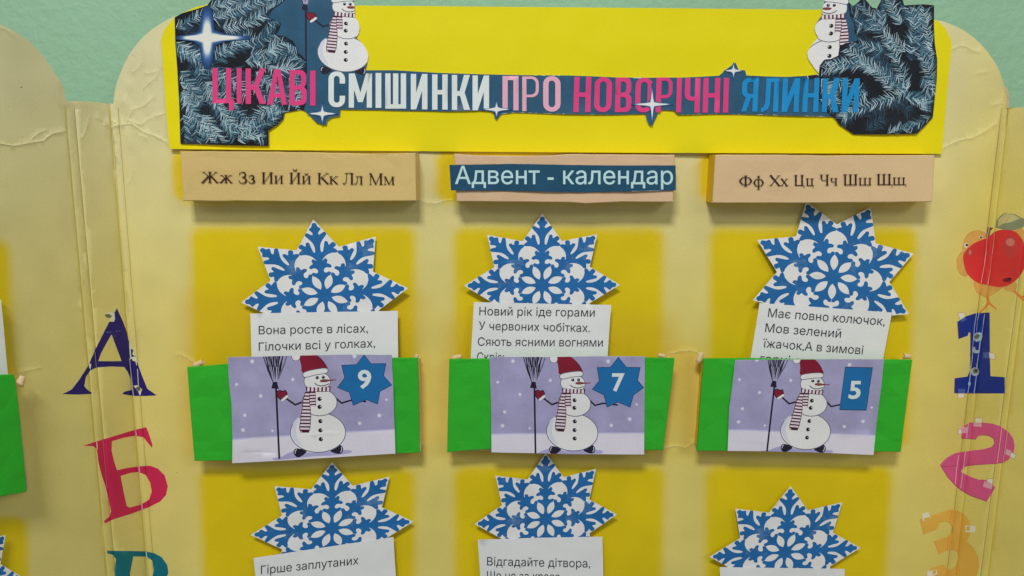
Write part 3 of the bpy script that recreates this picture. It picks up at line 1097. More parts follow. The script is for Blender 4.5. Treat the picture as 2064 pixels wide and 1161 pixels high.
# ------------------------------------------------------------------ the cut-out title strip
CUT = ([(352, 35)] + z1([(200, 330), (215, 530), (230, 800), (238, 1085), (560, 1096), (905, 1103), (903, 985), (970, 945), (1015, 900), (1025, 850), (1150, 828),
                        (1190, 845), (1215, 872), (1240, 900), (1270, 930), (1340, 945), (1345, 910), (1380, 885), (1440, 875), (1445, 825)])
       + z2([(300, 485), (560, 492), (850, 497), (1100, 492), (1185, 500), (1195, 545), (1205, 552), (1215, 545), (1240, 515), (1330, 505), (1700, 515)])
       + z3([(60, 516), (320, 520), (520, 515), (530, 560), (543, 586), (555, 598), (572, 578), (590, 545), (610, 500), (640, 487), (715, 490), (745, 518), (1000, 515), (1300, 520), (1560, 527), (1820, 535)])
       + z4([(468, 905), (490, 940), (600, 1015), (840, 1014), (1080, 1010), (1140, 950), (1200, 885), (1215, 740), (1230, 600), (1233, 450), (1215, 330), (1208, 200), (1210, 40), (1130, 32), (985, 40), (972, 0)])
       + [(1816, -30), (1796, -42), (1780, -30)] + z4([(806, 5), (775, 65), (740, 55), (690, -5), (660, -10), (630, 20), (590, 50), (567, 15)])
       + [(1706, -30), (1680, -50), (1655, -44), (1652, -20)]
       + z4([(385, 0), (370, 50), (362, 115), (318, 180), (308, 215), (318, 255), (335, 280), (310, 312), (285, 340), (265, 372), (252, 400), (256, 430), (265, 455), (310, 520), (345, 560), (250, 572)])
       + z3([(1500, 258), (1350, 254), (1220, 248), (1210, 212), (1165, 210), (1145, 158), (1115, 180), (1080, 205), (1030, 250), (800, 262), (550, 264), (330, 262), (150, 254)])
       + z2([(1700, 248), (1400, 246), (1100, 240), (800, 230), (500, 212), (300, 212)])
       + z1([(1636, 530), (1648, 480), (1657, 420), (1650, 390), (1640, 370), (1610, 325), (1565, 285), (1585, 250), (1592, 210), (1583, 165), (1557, 130), (1552, 60), (1550, 0)])
       + [(712, -24), (700, -48), (668, -58), (610, -66), (540, -66), (470, -56), (432, -30)] + z1([(470, 0), (440, 42), (370, 65), (250, 100)]))


def title_h(x, y):
    b = sst((y - 200) / 60) * (0.0012 + 0.0008 * math.sin(x / 35.0))
    return banner_h(x, y) + 0.0012 + b + 0.0008 * sst((80 - y) / 80)


FIRL = z1([(150, -300), (1060, -260), (1030, 0), (985, 40), (930, 75), (905, 130), (930, 140), (1000, 180), (985, 225), (960, 262), (1030, 275), (1090, 310), (1110, 350), (1130, 400), (1165, 430), (1192, 470), (1185, 560), (1195, 650), (1190, 760), (1170, 835), (1020, 860), (1000, 1200), (150, 1200)])
FIRR = z4([(562, 60), (575, 130), (605, 180), (610, 250), (640, 300), (600, 320), (540, 325), (495, 350), (485, 420), (430, 445), (380, 450), (345, 495), (338, 560), (345, 640), (335, 760), (400, 850), (455, 900), (600, 1100), (1300, 1100), (1300, -300), (562, -300)])
zl = Z(340, 0, 3.868)
zl2 = Z(540, 0, 3.868)
zr = Z(1640, 0, 4.004)
BR_L = [zl(p) for p in ([(60, 220), (150, 175), (250, 120)], [(340, 140), (560, 70), (800, -30)], [(330, 60), (480, 10), (600, -60)], [(690, 140), (760, 100), (830, 40)], [(420, 210), (620, 180), (740, 110)],
                        [(365, 470), (480, 400), (600, 350), (830, 265)], [(380, 420), (540, 330), (640, 290)], [(70, 400), (220, 470), (330, 560)], [(60, 330), (150, 400), (260, 440)], [(90, 560), (180, 700), (250, 800)], [(90, 640), (150, 780), (200, 860)],
                        [(230, 520), (300, 700), (420, 900), (520, 1080)], [(100, 720), (180, 870), (270, 1000), (330, 1110)], [(390, 560), (520, 640), (600, 760)], [(600, 480), (720, 480), (840, 560)],
                        [(300, 640), (380, 800), (500, 980)], [(480, 800), (600, 950), (740, 1010)], [(850, 830), (720, 880), (600, 1040)], [(540, 1090), (660, 1050), (770, 1110)], [(110, 900), (125, 1000), (120, 1120)], [(640, 640), (760, 760), (850, 800)],
                        [(680, 560), (800, 660), (850, 740)], [(260, 900), (360, 1030), (420, 1120)], [(180, 900), (210, 1010), (220, 1120)], [(420, 950), (520, 1000), (640, 960)], [(330, 560), (420, 640), (460, 760)], [(720, 1000), (800, 930), (870, 860)],
                        [(640, 420), (760, 420), (850, 380)])]
BR_L += [zl2(p) for p in ([(0, 280), (60, 220), (105, 175)], [(0, 400), (120, 330), (220, 370)], [(300, 480), (160, 420), (0, 450)], [(0, 80), (70, 40), (150, -10)], [(170, 580), (230, 640), (260, 720)], [(0, 640), (100, 720), (200, 840)], [(0, 860), (60, 900), (120, 880)], [(180, 620), (220, 720), (250, 800)],
                          [(50, 560), (160, 520), (250, 560)], [(0, 180), (50, 160), (100, 165)])]
BR_R = [zr(p) for p in ([(560, 260), (470, 130), (380, 20)], [(560, 220), (545, 80), (610, -40)], [(700, 200), (640, 60), (620, -60)], [(330, 320), (360, 190), (290, 90)], [(780, 430), (810, 200), (760, 60)], [(860, 430), (850, 250), (830, 60)], [(970, 440), (910, 200), (890, 60)], [(520, 580), (380, 470), (230, 370)],
                        [(560, 400), (420, 370), (300, 340)], [(640, 720), (480, 560), (330, 520), (70, 490)], [(760, 720), (680, 500), (590, 320)], [(760, 740), (640, 640), (540, 560)], [(990, 700), (900, 520), (860, 430)], [(740, 740), (520, 830), (240, 930)], [(740, 790), (840, 800), (960, 870)],
                        [(970, 940), (860, 990), (760, 1060)], [(250, 560), (160, 540), (50, 570)], [(60, 640), (130, 760), (60, 880)], [(200, 640), (300, 720), (420, 720)], [(420, 740), (320, 860), (230, 960)], [(860, 880), (980, 760), (980, 720)], [(740, 420), (660, 340), (560, 280)], [(520, 240), (440, 200), (340, 210)],
                        [(160, 660), (140, 760), (160, 860)], [(880, 620), (940, 720), (980, 740)], [(600, 1080), (700, 1050), (800, 1040)], [(960, 560), (930, 460), (960, 350)])]


def needles(branches, extras, region, h, name, parent, seed):
    rg = random.Random(seed)
    vv, ff, mi = [], [], []
    ml = ['needle_deep', 'needle_blue', 'needle_teal', 'needle_pale']
    for b, br in enumerate([(q, 0) for q in extras + branches] + [(q, 1) for q in branches]):
        br, front = br
        tone = rg.random()
        pts = smooth(br, 12, closed=False)
        dist = 0
        nxt = 0
        for i in range(len(pts) - 1):
            (xa, ya), (xb, yb) = pts[i], pts[i + 1]
            d = math.hypot(xb - xa, yb - ya)
            dist += d
            while nxt < dist:
                nxt += rg.uniform(2.1, 3.4) if front else rg.uniform(1.2, 2.0)
                ang = math.atan2(yb - ya, xb - xa)
                for sd in (-1, 1):
                    a = ang + sd * math.radians(rg.uniform(34, 72))
                    ln = rg.uniform(9, 22)
                    w = rg.uniform(0.36, 0.62)
                    x0, y0 = xa + rg.uniform(-1, 1), ya + rg.uniform(-1, 1)
                    bend = -sd * rg.uniform(-0.1, 0.25)
                    x1, y1 = x0 + ln * 0.55 * math.cos(a), y0 + ln * 0.55 * math.sin(a)
                    x2, y2 = x1 + ln * 0.45 * math.cos(a + bend), y1 + ln * 0.45 * math.sin(a + bend)
                    if not (inside((x2, y2), region) and inside((x0, y0), region) and inside((x2, y2), CUT) and inside((x0, y0), CUT)):
                        continue
                    nx, ny = -math.sin(a) * w, math.cos(a) * w
                    e = rg.uniform(0.0002, 0.00036) if front else rg.uniform(0.00005, 0.00018)
                    k = len(vv)
                    for (x, y, q) in ((x0, y0, 1), (x1, y1, 1), (x2, y2, 0.4)):
                        vv.append(P(x + nx * q, y + ny * q, h(x, y) + e, 0))
                        vv.append(P(x - nx * q, y - ny * q, h(x, y) + e, 0))
                    ff += [[k, k + 1, k + 3, k + 2], [k + 2, k + 3, k + 5, k + 4]]
                    r = rg.random() * 0.62 + tone * 0.42
                    c = (0 if r < 0.12 else 1 if r < 0.32 else 2 if r < 0.56 else 3) if front else (0 if r < 0.66 else 1)
                    mi += [c, c]
    fix = []
    for f in ff:
        n = (vv[f[1]] - vv[f[0]]).cross(vv[f[2]] - vv[f[1]])
        fix.append(f if n.dot(NC) > 0 else f[::-1])
    return link_mesh(name, vv, fix, ml, mi, parent)


def spark(c, ax, ay, waist, key, levels=13, lo=0, asym=(1, 1), blunt=False):
    """four-pointed sparkle, rings from dark to pale"""
    out = []
    for i in range(lo, levels):
        g = (i - lo) / max(1, levels - 1 - lo)
        w = waist * (1 - 0.52 * g)
        aw, ah = ax * (1 - 0.34 * g), ay * (1 - 0.56 * g)
        pts = []
        for q in range(4):
            L1 = (aw, ah, aw, ah)[q]
            L1 *= asym[1] if q == 1 else asym[0] if q == 2 else 1
            a = q * math.pi / 2
            tip = w * ((0.30 + 0.12 * g) if q % 2 == 0 or not blunt else 0.5)
            sh_ = 0.45 if q % 2 == 0 or not blunt else 0.8
            for u, vq in ((max(L1 * sh_, w * .9), -tip * (1.1 if q % 2 == 0 else 1.0)), (L1, -tip * 0.5), (L1 * 1.02, 0), (L1, tip * 0.5), (max(L1 * sh_, w * .9), tip * (1.1 if q % 2 == 0 else 1.0)), (w * 0.75, w * 0.72)):
                pts.append((c[0] + u * math.cos(a) - vq * math.sin(a), c[1] + u * math.sin(a) + vq * math.cos(a)))
        out.append(((key, 'glow_%d' % i), pts))
    return out


def title_glyph(ch, x0, x1, yt, yb, sh, thin=1.0):
    """upright condensed capitals drawn as polygons; None = cut out"""
    w, hh = x1 - x0, yb - yt
    T = hh * 0.152 * thin
    t = hh * 0.125 * thin
    def q(pts):
        return [(x + sh * (yb - y), y) for x, y in pts]
    R = lambda a, b, c, d: [(a, b), (c, b), (c, d), (a, d)]
    def rr(a, b, c, d, r, corners=(1, 1, 1, 1)):
        o = []
        r = min(r, (c - a) / 2, (d - b) / 2)
        for k, (cx, cy, s0) in enumerate(((c - r, b + r, -90), (c - r, d - r, 0), (a + r, d - r, 90), (a + r, b + r, 180))):
            if corners[k]:
                o += [(cx + r * math.cos(math.radians(s0 + 15 * i)), cy + r * math.sin(math.radians(s0 + 15 * i))) for i in range(7)]
            else:
                o.append(((c, c, a, a)[k], (b, d, d, b)[k]))
        return o
    S = []
    y = lambda f: yt + hh * f
    if ch == 'І':
        S = [R(x0, yt, x1, yb)]
    elif ch in 'НП':
        S = [R(x0, yt, x0 + T, yb), R(x1 - T, yt, x1, yb), R(x0, *( (y(.44),) if ch == 'Н' else (yt,) ), x1, y(.57) if ch == 'Н' else yt + t)]
    elif ch in 'ЦШ':
        S = [R(x0, yt, x0 + T, yb), R(x1 - T - (T * .45 if ch == 'Ц' else 0), yt, x1 - (T * .45 if ch == 'Ц' else 0), yb), R(x0, yb - t, x1, yb)]
        if ch == 'Ш':
            c = (x0 + x1) / 2
            S.append(R(c - T / 2, yt, c + T / 2, yb))
        else:
            S.append(R(x1 - T * .9, yb - t, x1, yb + hh * .2))
    elif ch == 'К':
        S = [R(x0, yt, x0 + T, yb), R(x0, y(.46), x0 + T * 1.7, y(.60)),
             [(x1 - T * 1.15, yt), (x1 - T * .02, yt), (x0 + T * 2.35, y(.53)), (x0 + T * 1.35, y(.53))], [(x0 + T * 1.35, y(.5)), (x0 + T * 2.4, y(.5)), (x1, yb), (x1 - T * 1.15, yb)]]
    elif ch == 'А':
        c = (x0 + x1) / 2
        S = [[(x0, yb), (c - T * .6, yt), (c + T * .6, yt), (x1, yb), (x1 - T, yb), (c, yt + hh * .2), (x0 + T, yb)], [(x0 + T * 1.0, y(.80)), (x0 + T * 1.2, y(.68)), (x1 - T * 1.2, y(.68)), (x1 - T * 1.0, y(.80))]]
    elif ch == 'М':
        c = (x0 + x1) / 2
        S = [R(x0, yt, x0 + T, yb), R(x1 - T, yt, x1, yb), [(x0, yt), (x0 + T * 1.15, yt), (c, y(.56)), (x1 - T * 1.15, yt), (x1, yt), (c + T * .45, y(.84)), (c - T * .45, y(.84))]]
    elif ch == 'И':
        S = [R(x0, yt, x0 + T, yb), R(x1 - T, yt, x1, yb), [(x0, yb), (x1 - T, yt), (x1, yt), (x0 + T, yb)]]
    elif ch == 'О':
        return [(1, q(rr(x0, yt, x1, yb, w * .46))), (0, q(rr(x0 + T, yt + t, x1 - T, yb - t, w * .26)))]
    elif ch == 'С':
        return [(1, q(rr(x0, yt, x1, yb, w * .46))), (0, q(rr(x0 + T, yt + t, x1 - T, yb - t, w * .26))), (0, q(R(x1 - T - .3, y(.34), x1 + 2, y(.68))))]
    elif ch == 'Р':
        return [(1, q(rr(x0, yt, x1, y(.6), w * .42, (1, 1, 0, 0)))), (0, q(rr(x0 + T, yt + t * .75, x1 - T * .72, y(.6) - t * .75, w * .28, (1, 1, 0, 0)))), (1, q(R(x0, yt, x0 + T, yb)))]
    elif ch == 'В':
        return [(1, q(rr(x0, yt, x1 - w * .04, y(.53), w * .36, (1, 1, 0, 0)))), (1, q(rr(x0, y(.46), x1, yb, w * .36, (1, 1, 0, 0)))),
                (0, q(rr(x0 + T, yt + t, x1 - T - w * .02, y(.44), w * .2, (1, 1, 0, 0)))), (0, q(rr(x0 + T, y(.565), x1 - T, yb - t, w * .2, (1, 1, 0, 0))))]
    elif ch == 'Ч':
        return [(1, q(rr(x0, yt - hh * .3, x1, y(.66), w * .42, (1, 0, 1, 1)))), (0, q(rr(x0 + T, yt - hh * .4, x1 - T, y(.54), w * .25, (1, 0, 1, 1)))), (1, q(R(x1 - T, yt, x1, yb))), (0, q(R(x0 - 3, yt - hh * .5, x1 + 3, yt)))]
    elif ch == 'Я':
        return [(1, q(rr(x0, yt, x1, y(.6), w * .42, (0, 0, 1, 1)))), (0, q(rr(x0 + T, yt + t, x1 - T, y(.6) - t, w * .26, (0, 0, 1, 1)))), (1, q(R(x1 - T, yt, x1, yb))),
                (1, q([(x0 + T * .9, y(.55)), (x0 + T * 1.9, y(.55)), (x0 + T, yb), (x0, yb)]))]
    elif ch == 'Л':
        a = x0 + w * .24
        return [(1, q(R(x1 - T, yt, x1, yb))), (1, q(R(a, yt, x1, yt + t))), (1, q([(a, yt), (a + T * .95, yt), (a + T * .9, y(.78)), (a + T * .5, y(.92)), (x0 + w * .12, yb), (x0, yb), (x0, y(.88)), (x0 + w * .14, y(.86)), (a - T * .05, y(.75))]))]
    return [(1, q(s)) for s in S]


WORDS = [('magenta', 'ЦІКАВІ', [(428, 471, 137, 208), (477, 487, 137, 208.5), (495, 536, 138, 209.5), (539, 578.5, 139.5, 211), (583.5, 618.5, 141, 212), (625, 636, 142.5, 213)], 0),
         ('letter_white', 'СМІШИНКИ', [(662, 695.6, 144, 216), (703, 749.7, 148, 217), (757, 768.6, 147, 217.5), (776.5, 818.6, 148, 219), (828, 861.6, 149, 220.5), (871, 902.3, 150, 221), (910.8, 947.5, 151, 221.5), (952.4, 985.8, 152, 222.3)], 0),
         ('rose', 'ПРО', [(1012.8, 1045.3, 153, 222.5), (1052.6, 1086, 154, 224), (1094.8, 1130, 153.5, 225)], 0),
         ('magenta', 'НОВОРІЧНІ', [(1155.5, 1190, 155, 226), (1197, 1232, 155.5, 226), (1239, 1272, 156, 226), (1279.5, 1314.5, 156.5, 226.5), (1321, 1354, 156, 226.5), (1362.5, 1372.5, 156.5, 226.5), (1379, 1410, 157, 227), (1416, 1450, 157, 227), (1457, 1467.5, 157, 227)], 0.03),
         ('sky_blue', 'ЯЛИНКИ', [(1493.5, 1526.5, 157, 225), (1533.5, 1568, 157.5, 225.5), (1575, 1609.5, 157.5, 226), (1616.6, 1649, 157.5, 226), (1656, 1690.5, 158, 226), (1696, 1730, 158, 226.5)], 0.045)]


def build_title():
    root = empty('title_cutout', P(1120, 230, 0.004, 0), 'cut-out paper title strip with fir branches and two snowmen, glued on the yellow banner', 'paper cutout')
    polys = [(('paper', 'teal'), CUT)]
    S1 = affine([FEAT[k] for k in ('eyeL', 'eyeR', 'b1', 'b2', 'b3', 'b4', 'b5', 'mitt', 'elbL', 'shoeL', 'shoeR')],
                z1([(1480, 30), (1522, 28), (1487, 178), (1485, 232), (1487, 333), (1487, 396), (1485, 458), (1220, 128), (1320, 200), (1335, 525), (1600, 530)]))
    polys.append((('fl', 'fir_dark'), FIRL))
    polys += snowman('s1', S1, 'br')
    S2 = affine([FEAT[k] for k in ('eyeL', 'eyeR', 'b1', 'b2', 'b3', 'b4')],
                z4([(458, 40), (410, 40), (430, 195), (428, 253), (422, 357), (420, 422)]))
    # its own cut edge follows the figure
    polys.append((('s2', 'snow_white'), z4([(318, 250), (560, 255), (560, 480), (320, 560), (240, 420), (285, 330)])))
    polys += snowman('s2', S2)
    polys.append((('paper', 'teal'), z4([(552, 30), (600, -20), (640, 60), (620, 310), (560, 320), (566, 240), (545, 150)])))
    polys.append((('fr', 'fir_dark'), FIRR))
    # torn white edge of the paper
    rg = random.Random(8)
    for seq in ([(600, 221.6), (616, 225)], z2([(560, 497), (850, 502), (1100, 497)]), z2([(1240, 516), (1330, 507), (1700, 517)]), z3([(20, 519), (200, 521)]), z3([(750, 519), (1000, 518), (1300, 522), (1560, 529), (1800, 536)]), z3([(330, 262), (560, 264)]), z2([(1700, 248), (1400, 246)])):
        seq = rough_edge(seq, 5, 0.3, closed=False)
        for i in range(len(seq) - 1):
            if rg.random() < 0.6:
                polys.append((('paper', 'slip_paper'), bar(seq[i], seq[i + 1], rg.uniform(0.5, 1.1))))
    o = sheet(polys, title_h, {'paper': ('paper', root), 'fl': ('fir_picture', root), 'fr': ('fir_picture', root), 's1': ('snowman_picture', root), 'br': ('broom', 's1'), 's2': ('snowman_picture', root)},
              grid=14, rim=0.0005, rim_mat='slip_paper', side_of=0)
    o['s1']['label'] = 'snowman facing right, holding a broom'
    o['s2']['label'] = 'snowman facing left, half covered by fir'
    for k, br, rgn, sd in (('fl', BR_L, FIRL, 1), ('fr', BR_R, FIRR, 2)):
        b2 = []
        rg = random.Random(sd)
        xs = [p[0] for p in rgn]
        ys = [max(-50, min(300, p[1])) for p in rgn]
        n = 0
        while n < 40:
            x, y = rg.uniform(min(xs), max(xs)), rg.uniform(min(ys), max(ys))
            if inside((x, y), rgn) and inside((x, y), CUT):
                src = min(br, key=lambda b_: min(math.hypot(p[0] - x, p[1] - y) for p in b_))
                a = math.atan2(src[-1][1] - src[0][1], src[-1][0] - src[0][0]) + rg.uniform(-.5, .5)
                L = rg.uniform(14, 30)
                b2.insert(0, [(x - L * math.cos(a), y - L * math.sin(a)), (x, y + rg.uniform(-3, 3)), (x + L * math.cos(a), y + L * math.sin(a))])
                n += 1
        needles(list(br), b2, rgn, title_h, 'needles', o[k], sd + 10)
    # words
    for mk, w, boxes, sh in WORDS:
        pl = []
        for j, (ch, (x0, x1, yt, yb)) in enumerate(zip(w, boxes)):
            V = title_glyph(ch, x0, x1, yt, yb, sh, 0.8 if (mk == 'rose' and ch == 'Р') else 1.0)
            pl += [((('w', mk) if f else None), pts) for f, pts in V]
        sheet(pl, lambda x, y: title_h(x, y) + 0.00055, {'w': ('lettering', root)}, nbase=0, side_of=0)
    # sparkles over everything
    def sp(pl):
        sheet(pl, lambda x, y: title_h(x, y) + 0.0008, {'k': ('sparkle', root)}, nbase=0, side_of=0)
    c = z1([(440, 285)])[0]
    sp(spark(c, 86, 64, 22, 'k', asym=(0.74, 0.98), blunt=True))
    c = z1([(1310, 858)])[0]
    clip = lambda pl: [(lab, [p for p in pts]) for lab, pts in pl]
    sp(spark(c, 31, 23, 8.5, 'k', lo=2))
    c = z2([(1207, 483)])[0]
    sp(spark(c, 30, 20, 8, 'k', lo=2, asym=(1, 0.95)))
    c = z3([(566, 448)])[0]
    sp(spark(c, 42, 42, 8.5, 'k', lo=2))
    c = z3([(1130, 215)])[0]
    sp(spark(c, 19, 16.5, 6.5, 'k', lo=4))


build_title()

# ------------------------------------------------------------------ the three letter boxes
def px_inset(pts, d):
    cx = sum(p[0] for p in pts) / len(pts)
    cy = sum(p[1] for p in pts) / len(pts)
    return [(x - d * (1 if x > cx else -1), y - d * (1 if y > cy else -1)) for x, y in pts]


def carton(name, front, depth, mk, parent, side_mat=None, jig=0.5, bev=1.6, drop=None, step=26, seed=1, s=0, bow=0.0006):
    """a slightly battered cardboard block: front outline, rounded front edge, sides back to the board"""
    global random
    st = random.getstate()
    random.seed(seed)
    pts = rough_edge(front, step, jig)
    random.setstate(st)
    n = len(pts)
    back = depth if drop is None else drop
    r0 = [P(x, y, depth, s) for x, y in px_inset(pts, bev)]
    r1 = [P(x, y, depth - 0.0005, s) for x, y in px_inset(pts, bev * 0.3)]
    r2 = [P(x, y, depth - 0.0014, s) for x, y in pts]
    r3 = [v - NRM(0, 0, s) * (back - 0.0014) for v in r2]
    vv = r0 + r1 + r2 + r3
    ff, mi = [], []
    # front face through a grid so it may bow
    V, T = cdt([(0, px_inset(pts, bev))], grid=22)
    b = len(vv)
    cx = [min(p[0] for p in pts), max(p[0] for p in pts)]
    for x, y in V:
        e = min(1.0, min(x - cx[0], cx[1] - x) / 20) * bow
        edge = any(abs(x - p[0]) + abs(y - p[1]) < 0.01 for p in px_inset(pts, bev))
        vv.append(P(x, y, depth + (0 if edge else e * noise.noise((x / 40, y / 30, seed))), s))
    for f, _ in T:
        ff.append([b + i for i in f])
        mi.append(0)
    ml = [mk]
    if side_mat:
        ml.append(side_mat)
    for k in range(3):
        for i in range(n):
            j = (i + 1) % n
            q = [k * n + i, k * n + j, (k + 1) * n + j, (k + 1) * n + i]
            nn = (vv[q[1]] - vv[q[0]]).cross(vv[q[2]] - vv[q[1]])
            c = (vv[q[0]] + vv[q[2]]) / 2 - (vv[0] + vv[n // 2]) / 2
            ff.append(q if nn.dot(c) > 0 else q[::-1])
            mi.append(1 if (side_mat and k == 2) else 0)
    return link_mesh(name, vv, ff, ml, mi, parent, smooth_=False)


def serif_word(items, h, name, parent, s=0):
    """items: (char, x0, x1, baseline y, top y) - old-style letters with slab serifs"""
    pl = []
    def add(poly):
        pl.append((('t', 'serif_ink'), poly))
    for ch, x0, x1, yb, yt in items:
        w, hh = x1 - x0, yb - yt
        low = ch.islower()
        T, t, sf = (1.75, 0.62, 0.55) if not low else (1.45, 0.6, 0.5)
        X = lambda u: x0 + w * u
        Y = lambda v: yb - hh * v
        def stem(u, v0=0, v1=1, wd=T, s0=True, s1=True):
            add(bar((X(u), Y(v0)), (X(u), Y(v1)), wd))
            for f, v, sg in ((s0, v0, 1), (s1, v1, -1)):
                if f:
                    add(bar((X(u) - wd - 2.1, Y(v) - sf * sg), (X(u) + wd + 2.1, Y(v) - sf * sg), sf))
        def ln(u0, v0, u1, v1, wd, s0=False, s1=False):
            add(caps((X(u0), Y(v0)), (X(u1), Y(v1)), wd, n=3))
            for f, u, v, sg in ((s0, u0, v0, 1 if v0 < .5 else -1), (s1, u1, v1, 1 if v1 < .5 else -1)):
                if f:
                    add(bar((X(u) - 3.2, Y(v) - sf * sg), (X(u) + 3.2, Y(v) - sf * sg), sf))
        def poly(pts, wds):
            p = [(X(a), Y(b)) for a, b in pts]
            for i in range(len(p) - 1):
                add(caps(p[i], p[i + 1], wds[i], wds[i + 1], n=3))
        c = ch.upper()
        if c in 'ИЙ':
            stem(.2); stem(.8); ln(.22, .06, .78, .94, t)
            if c == 'Й':
                poly([(.34, 1.30), (.42, 1.17), (.5, 1.14), (.58, 1.17), (.66, 1.30)], [.7, 1, 1.1, 1, .7])
        elif c == 'К':
            stem(.2); ln(.24, .48, .84, .97, t, s1=True); ln(.40, .58, .88, .04, T * .9, s1=True)
        elif c == 'Ж':
            stem(.5)
            for sg in (-1, 1):
                ln(.5, .5, .5 + sg * .34, .97, t, s1=True); ln(.5 + sg * .1, .55, .5 + sg * .40, .03, T * .85, s1=True)
        elif c == 'З':
            poly([(.14, .74), (.18, .92), (.42, 1.0), (.68, .95), (.80, .76), (.70, .60), (.42, .53)], [.7, .7, .7, 1.3, 1.7, 1.2, .6])
            poly([(.42, .53), (.74, .48), (.90, .27), (.76, .06), (.45, 0.0), (.16, .08), (.10, .26)], [.6, 1.3, 1.8, 1.3, .7, .7, .7])
        elif c == 'Л':
            stem(.78); ln(.32, 1, .78, 1, sf + .1); poly([(.34, 1), (.33, .5), (.26, .16), (.14, .03), (.05, .08)], [t, t, t, .9, 1.1])
            ln(.16, .985, .4, .985, sf)
        elif c == 'М':
            stem(.14, wd=t); stem(.86); ln(.16, .97, .5, .05, T * .85); ln(.5, .05, .84, .97, t); ln(.05, .985, .2, .985, sf)
        elif c == 'Ф':
            if low:
                stem(.5, -.42, 1.42)
                rx_, ry_ = .40, .48
            else:
                stem(.5)
                rx_, ry_ = .44, .33
            for sg in (-1, 1):
                poly([(.5, .5 + ry_), (.5 + sg * rx_ * .6, .5 + ry_ * .9), (.5 + sg * rx_, .5), (.5 + sg * rx_ * .6, .5 - ry_ * .9), (.5, .5 - ry_)], [.5, .9, 1.6, .9, .5])
        elif c == 'Х':
            ln(.16, .97, .84, .03, T * .9, True, True); ln(.82, .97, .16, .03, t, True, True)
        elif c in 'ЦШЩ':
            us = [.2, .74] if c == 'Ц' else [.14, .5, .86] if c == 'Ш' else [.12, .46, .80]
            for u in us:
                stem(u, s0=False)
            ln(us[0] - .06, .03, us[-1] + .08, .03, sf + .25)
            if c in 'ЦЩ':
                poly([(us[-1] + .1, .03), (us[-1] + .17, .02), (us[-1] + .17, -.2)], [t, t, t])
        elif c == 'Ч':
            stem(.76); stem(.2, .62, 1, T * .9, s0=False); poly([(.2, .64), (.27, .49), (.5, .46), (.76, .53)], [T * .8, t * 1.3, t, t])
    V = sheet(pl, h, {'t': (name, parent)}, nbase=0, side_of=s)
    return V['t']


def build_boxes():
    D = 0.026
    g = 'letter boxes in a row under the banner'
    f = Z(340, 290, 3.686)
    r = empty('letter_box', P(600, 405, 0, 0), 'tan cardboard box printed Жж Зз Ии Йй Кк Лл Мм, leftmost under the banner', 'box', g)
    carton('carton', f([(85, 55), (480, 56), (960, 62), (1400, 72), (1836, 68), (1838, 250), (1842, 424), (1200, 430), (700, 426), (107, 424), (96, 250)]), D, 'box_tan', r, seed=3)
    it = []
    for i, (u, a, b, l, c, d) in enumerate([('Ж', 237, 373, 'ж', 376, 474), ('З', 516, 584, 'з', 590, 642), ('И', 685, 780, 'и', 782, 852), ('Й', 893, 983, 'й', 987, 1058), ('К', 1100, 1192, 'к', 1192, 1257), ('Л', 1292, 1380, 'л', 1380, 1444), ('М', 1484, 1592, 'м', 1596, 1677)]):
        yb = 290 + 13 * (a - 237) / 1250
        it += [(u, a, b, yb, yb - 84), (l, c, d, yb, yb - 60)]
    fx = lambda q: [(ch, *(f([(a, yb)])[0][:1]), f([(b, yb)])[0][0], f([(a, yb)])[0][1], f([(a, yt)])[0][1]) for ch, a, b, yb, yt in q]
    serif_word(fx(it), lambda x, y: D + 0.0012, 'lettering', r)

    f = Z(880, 290, 3.969)
    r = empty('letter_box', P(1140, 405, 0, 0), 'pinkish cardboard box under a dark blue paper label reading Адвент - календар', 'box', g)
    carton('carton', f([(140, 80), (300, 92), (700, 98), (950, 92), (1060, 82), (1500, 86), (1905, 88), (1900, 280), (1893, 466), (1500, 464), (1200, 478), (1050, 468), (600, 464), (160, 462), (150, 280)]), D, 'box_pink', r, seed=5, jig=0.3)
    lab = f([(102, 168), (600, 160), (1040, 168), (1500, 173), (1913, 172), (1915, 372), (1500, 380), (1150, 388), (750, 378), (400, 373), (115, 373), (108, 260)])
    lh = lambda x, y: D + 0.0022 + 0.0005 * math.sin(x / 28)
    sheet([(('l', 'strip_teal'), rough_edge(lab, 12, 0.3)), (('l', 'slip_paper'), bar(*f([(1560, 380), (1900, 374)]), 0.5))], lh, {'l': ('paper_label', r)}, grid=16, rim=0.0005, rim_mat='slip_paper', side_of=0)
    text_on([('Адвент - календар', 917, 370.8, 1356.5, 371.5, 36.5, 0)], lambda x, y: lh(x, y) + 0.0003, 'lettering', 'label_text', r, weight=0.004)

    f = Z(1400, 290, 3.822)
    r = empty('letter_box', P(1655, 405, 0, 0), 'buff cardboard box printed Фф Хх Цц Чч Шш Щщ, above the snowflake with two upright points', 'box', g)
    carton('carton', f([(158, 85), (600, 84), (1100, 90), (1500, 88), (1849, 87), (1840, 280), (1828, 447), (1300, 452), (700, 456), (135, 455), (146, 280)]), D, 'box_buff', r, side_mat='gold_card', seed=7)
    it = []
    for (u, a, b, l, c, d) in [('Ф', 343, 445, 'ф', 450, 538), ('Х', 572, 668, 'х', 662, 722), ('Ц', 763, 852, 'ц', 857, 922), ('Ч', 962, 1042, 'ч', 1044, 1104), ('Ш', 1145, 1258, 'ш', 1262, 1366), ('Щ', 1404, 1526, 'щ', 1527, 1632)]:
        yb = 327 - 12 * (a - 343) / 1060
        it += [(u, a, b, yb, yb - 84), (l, c, d, yb, yb - 57)]
    serif_word(fx2(it, f), lambda x, y: D + 0.0012, 'lettering', r)


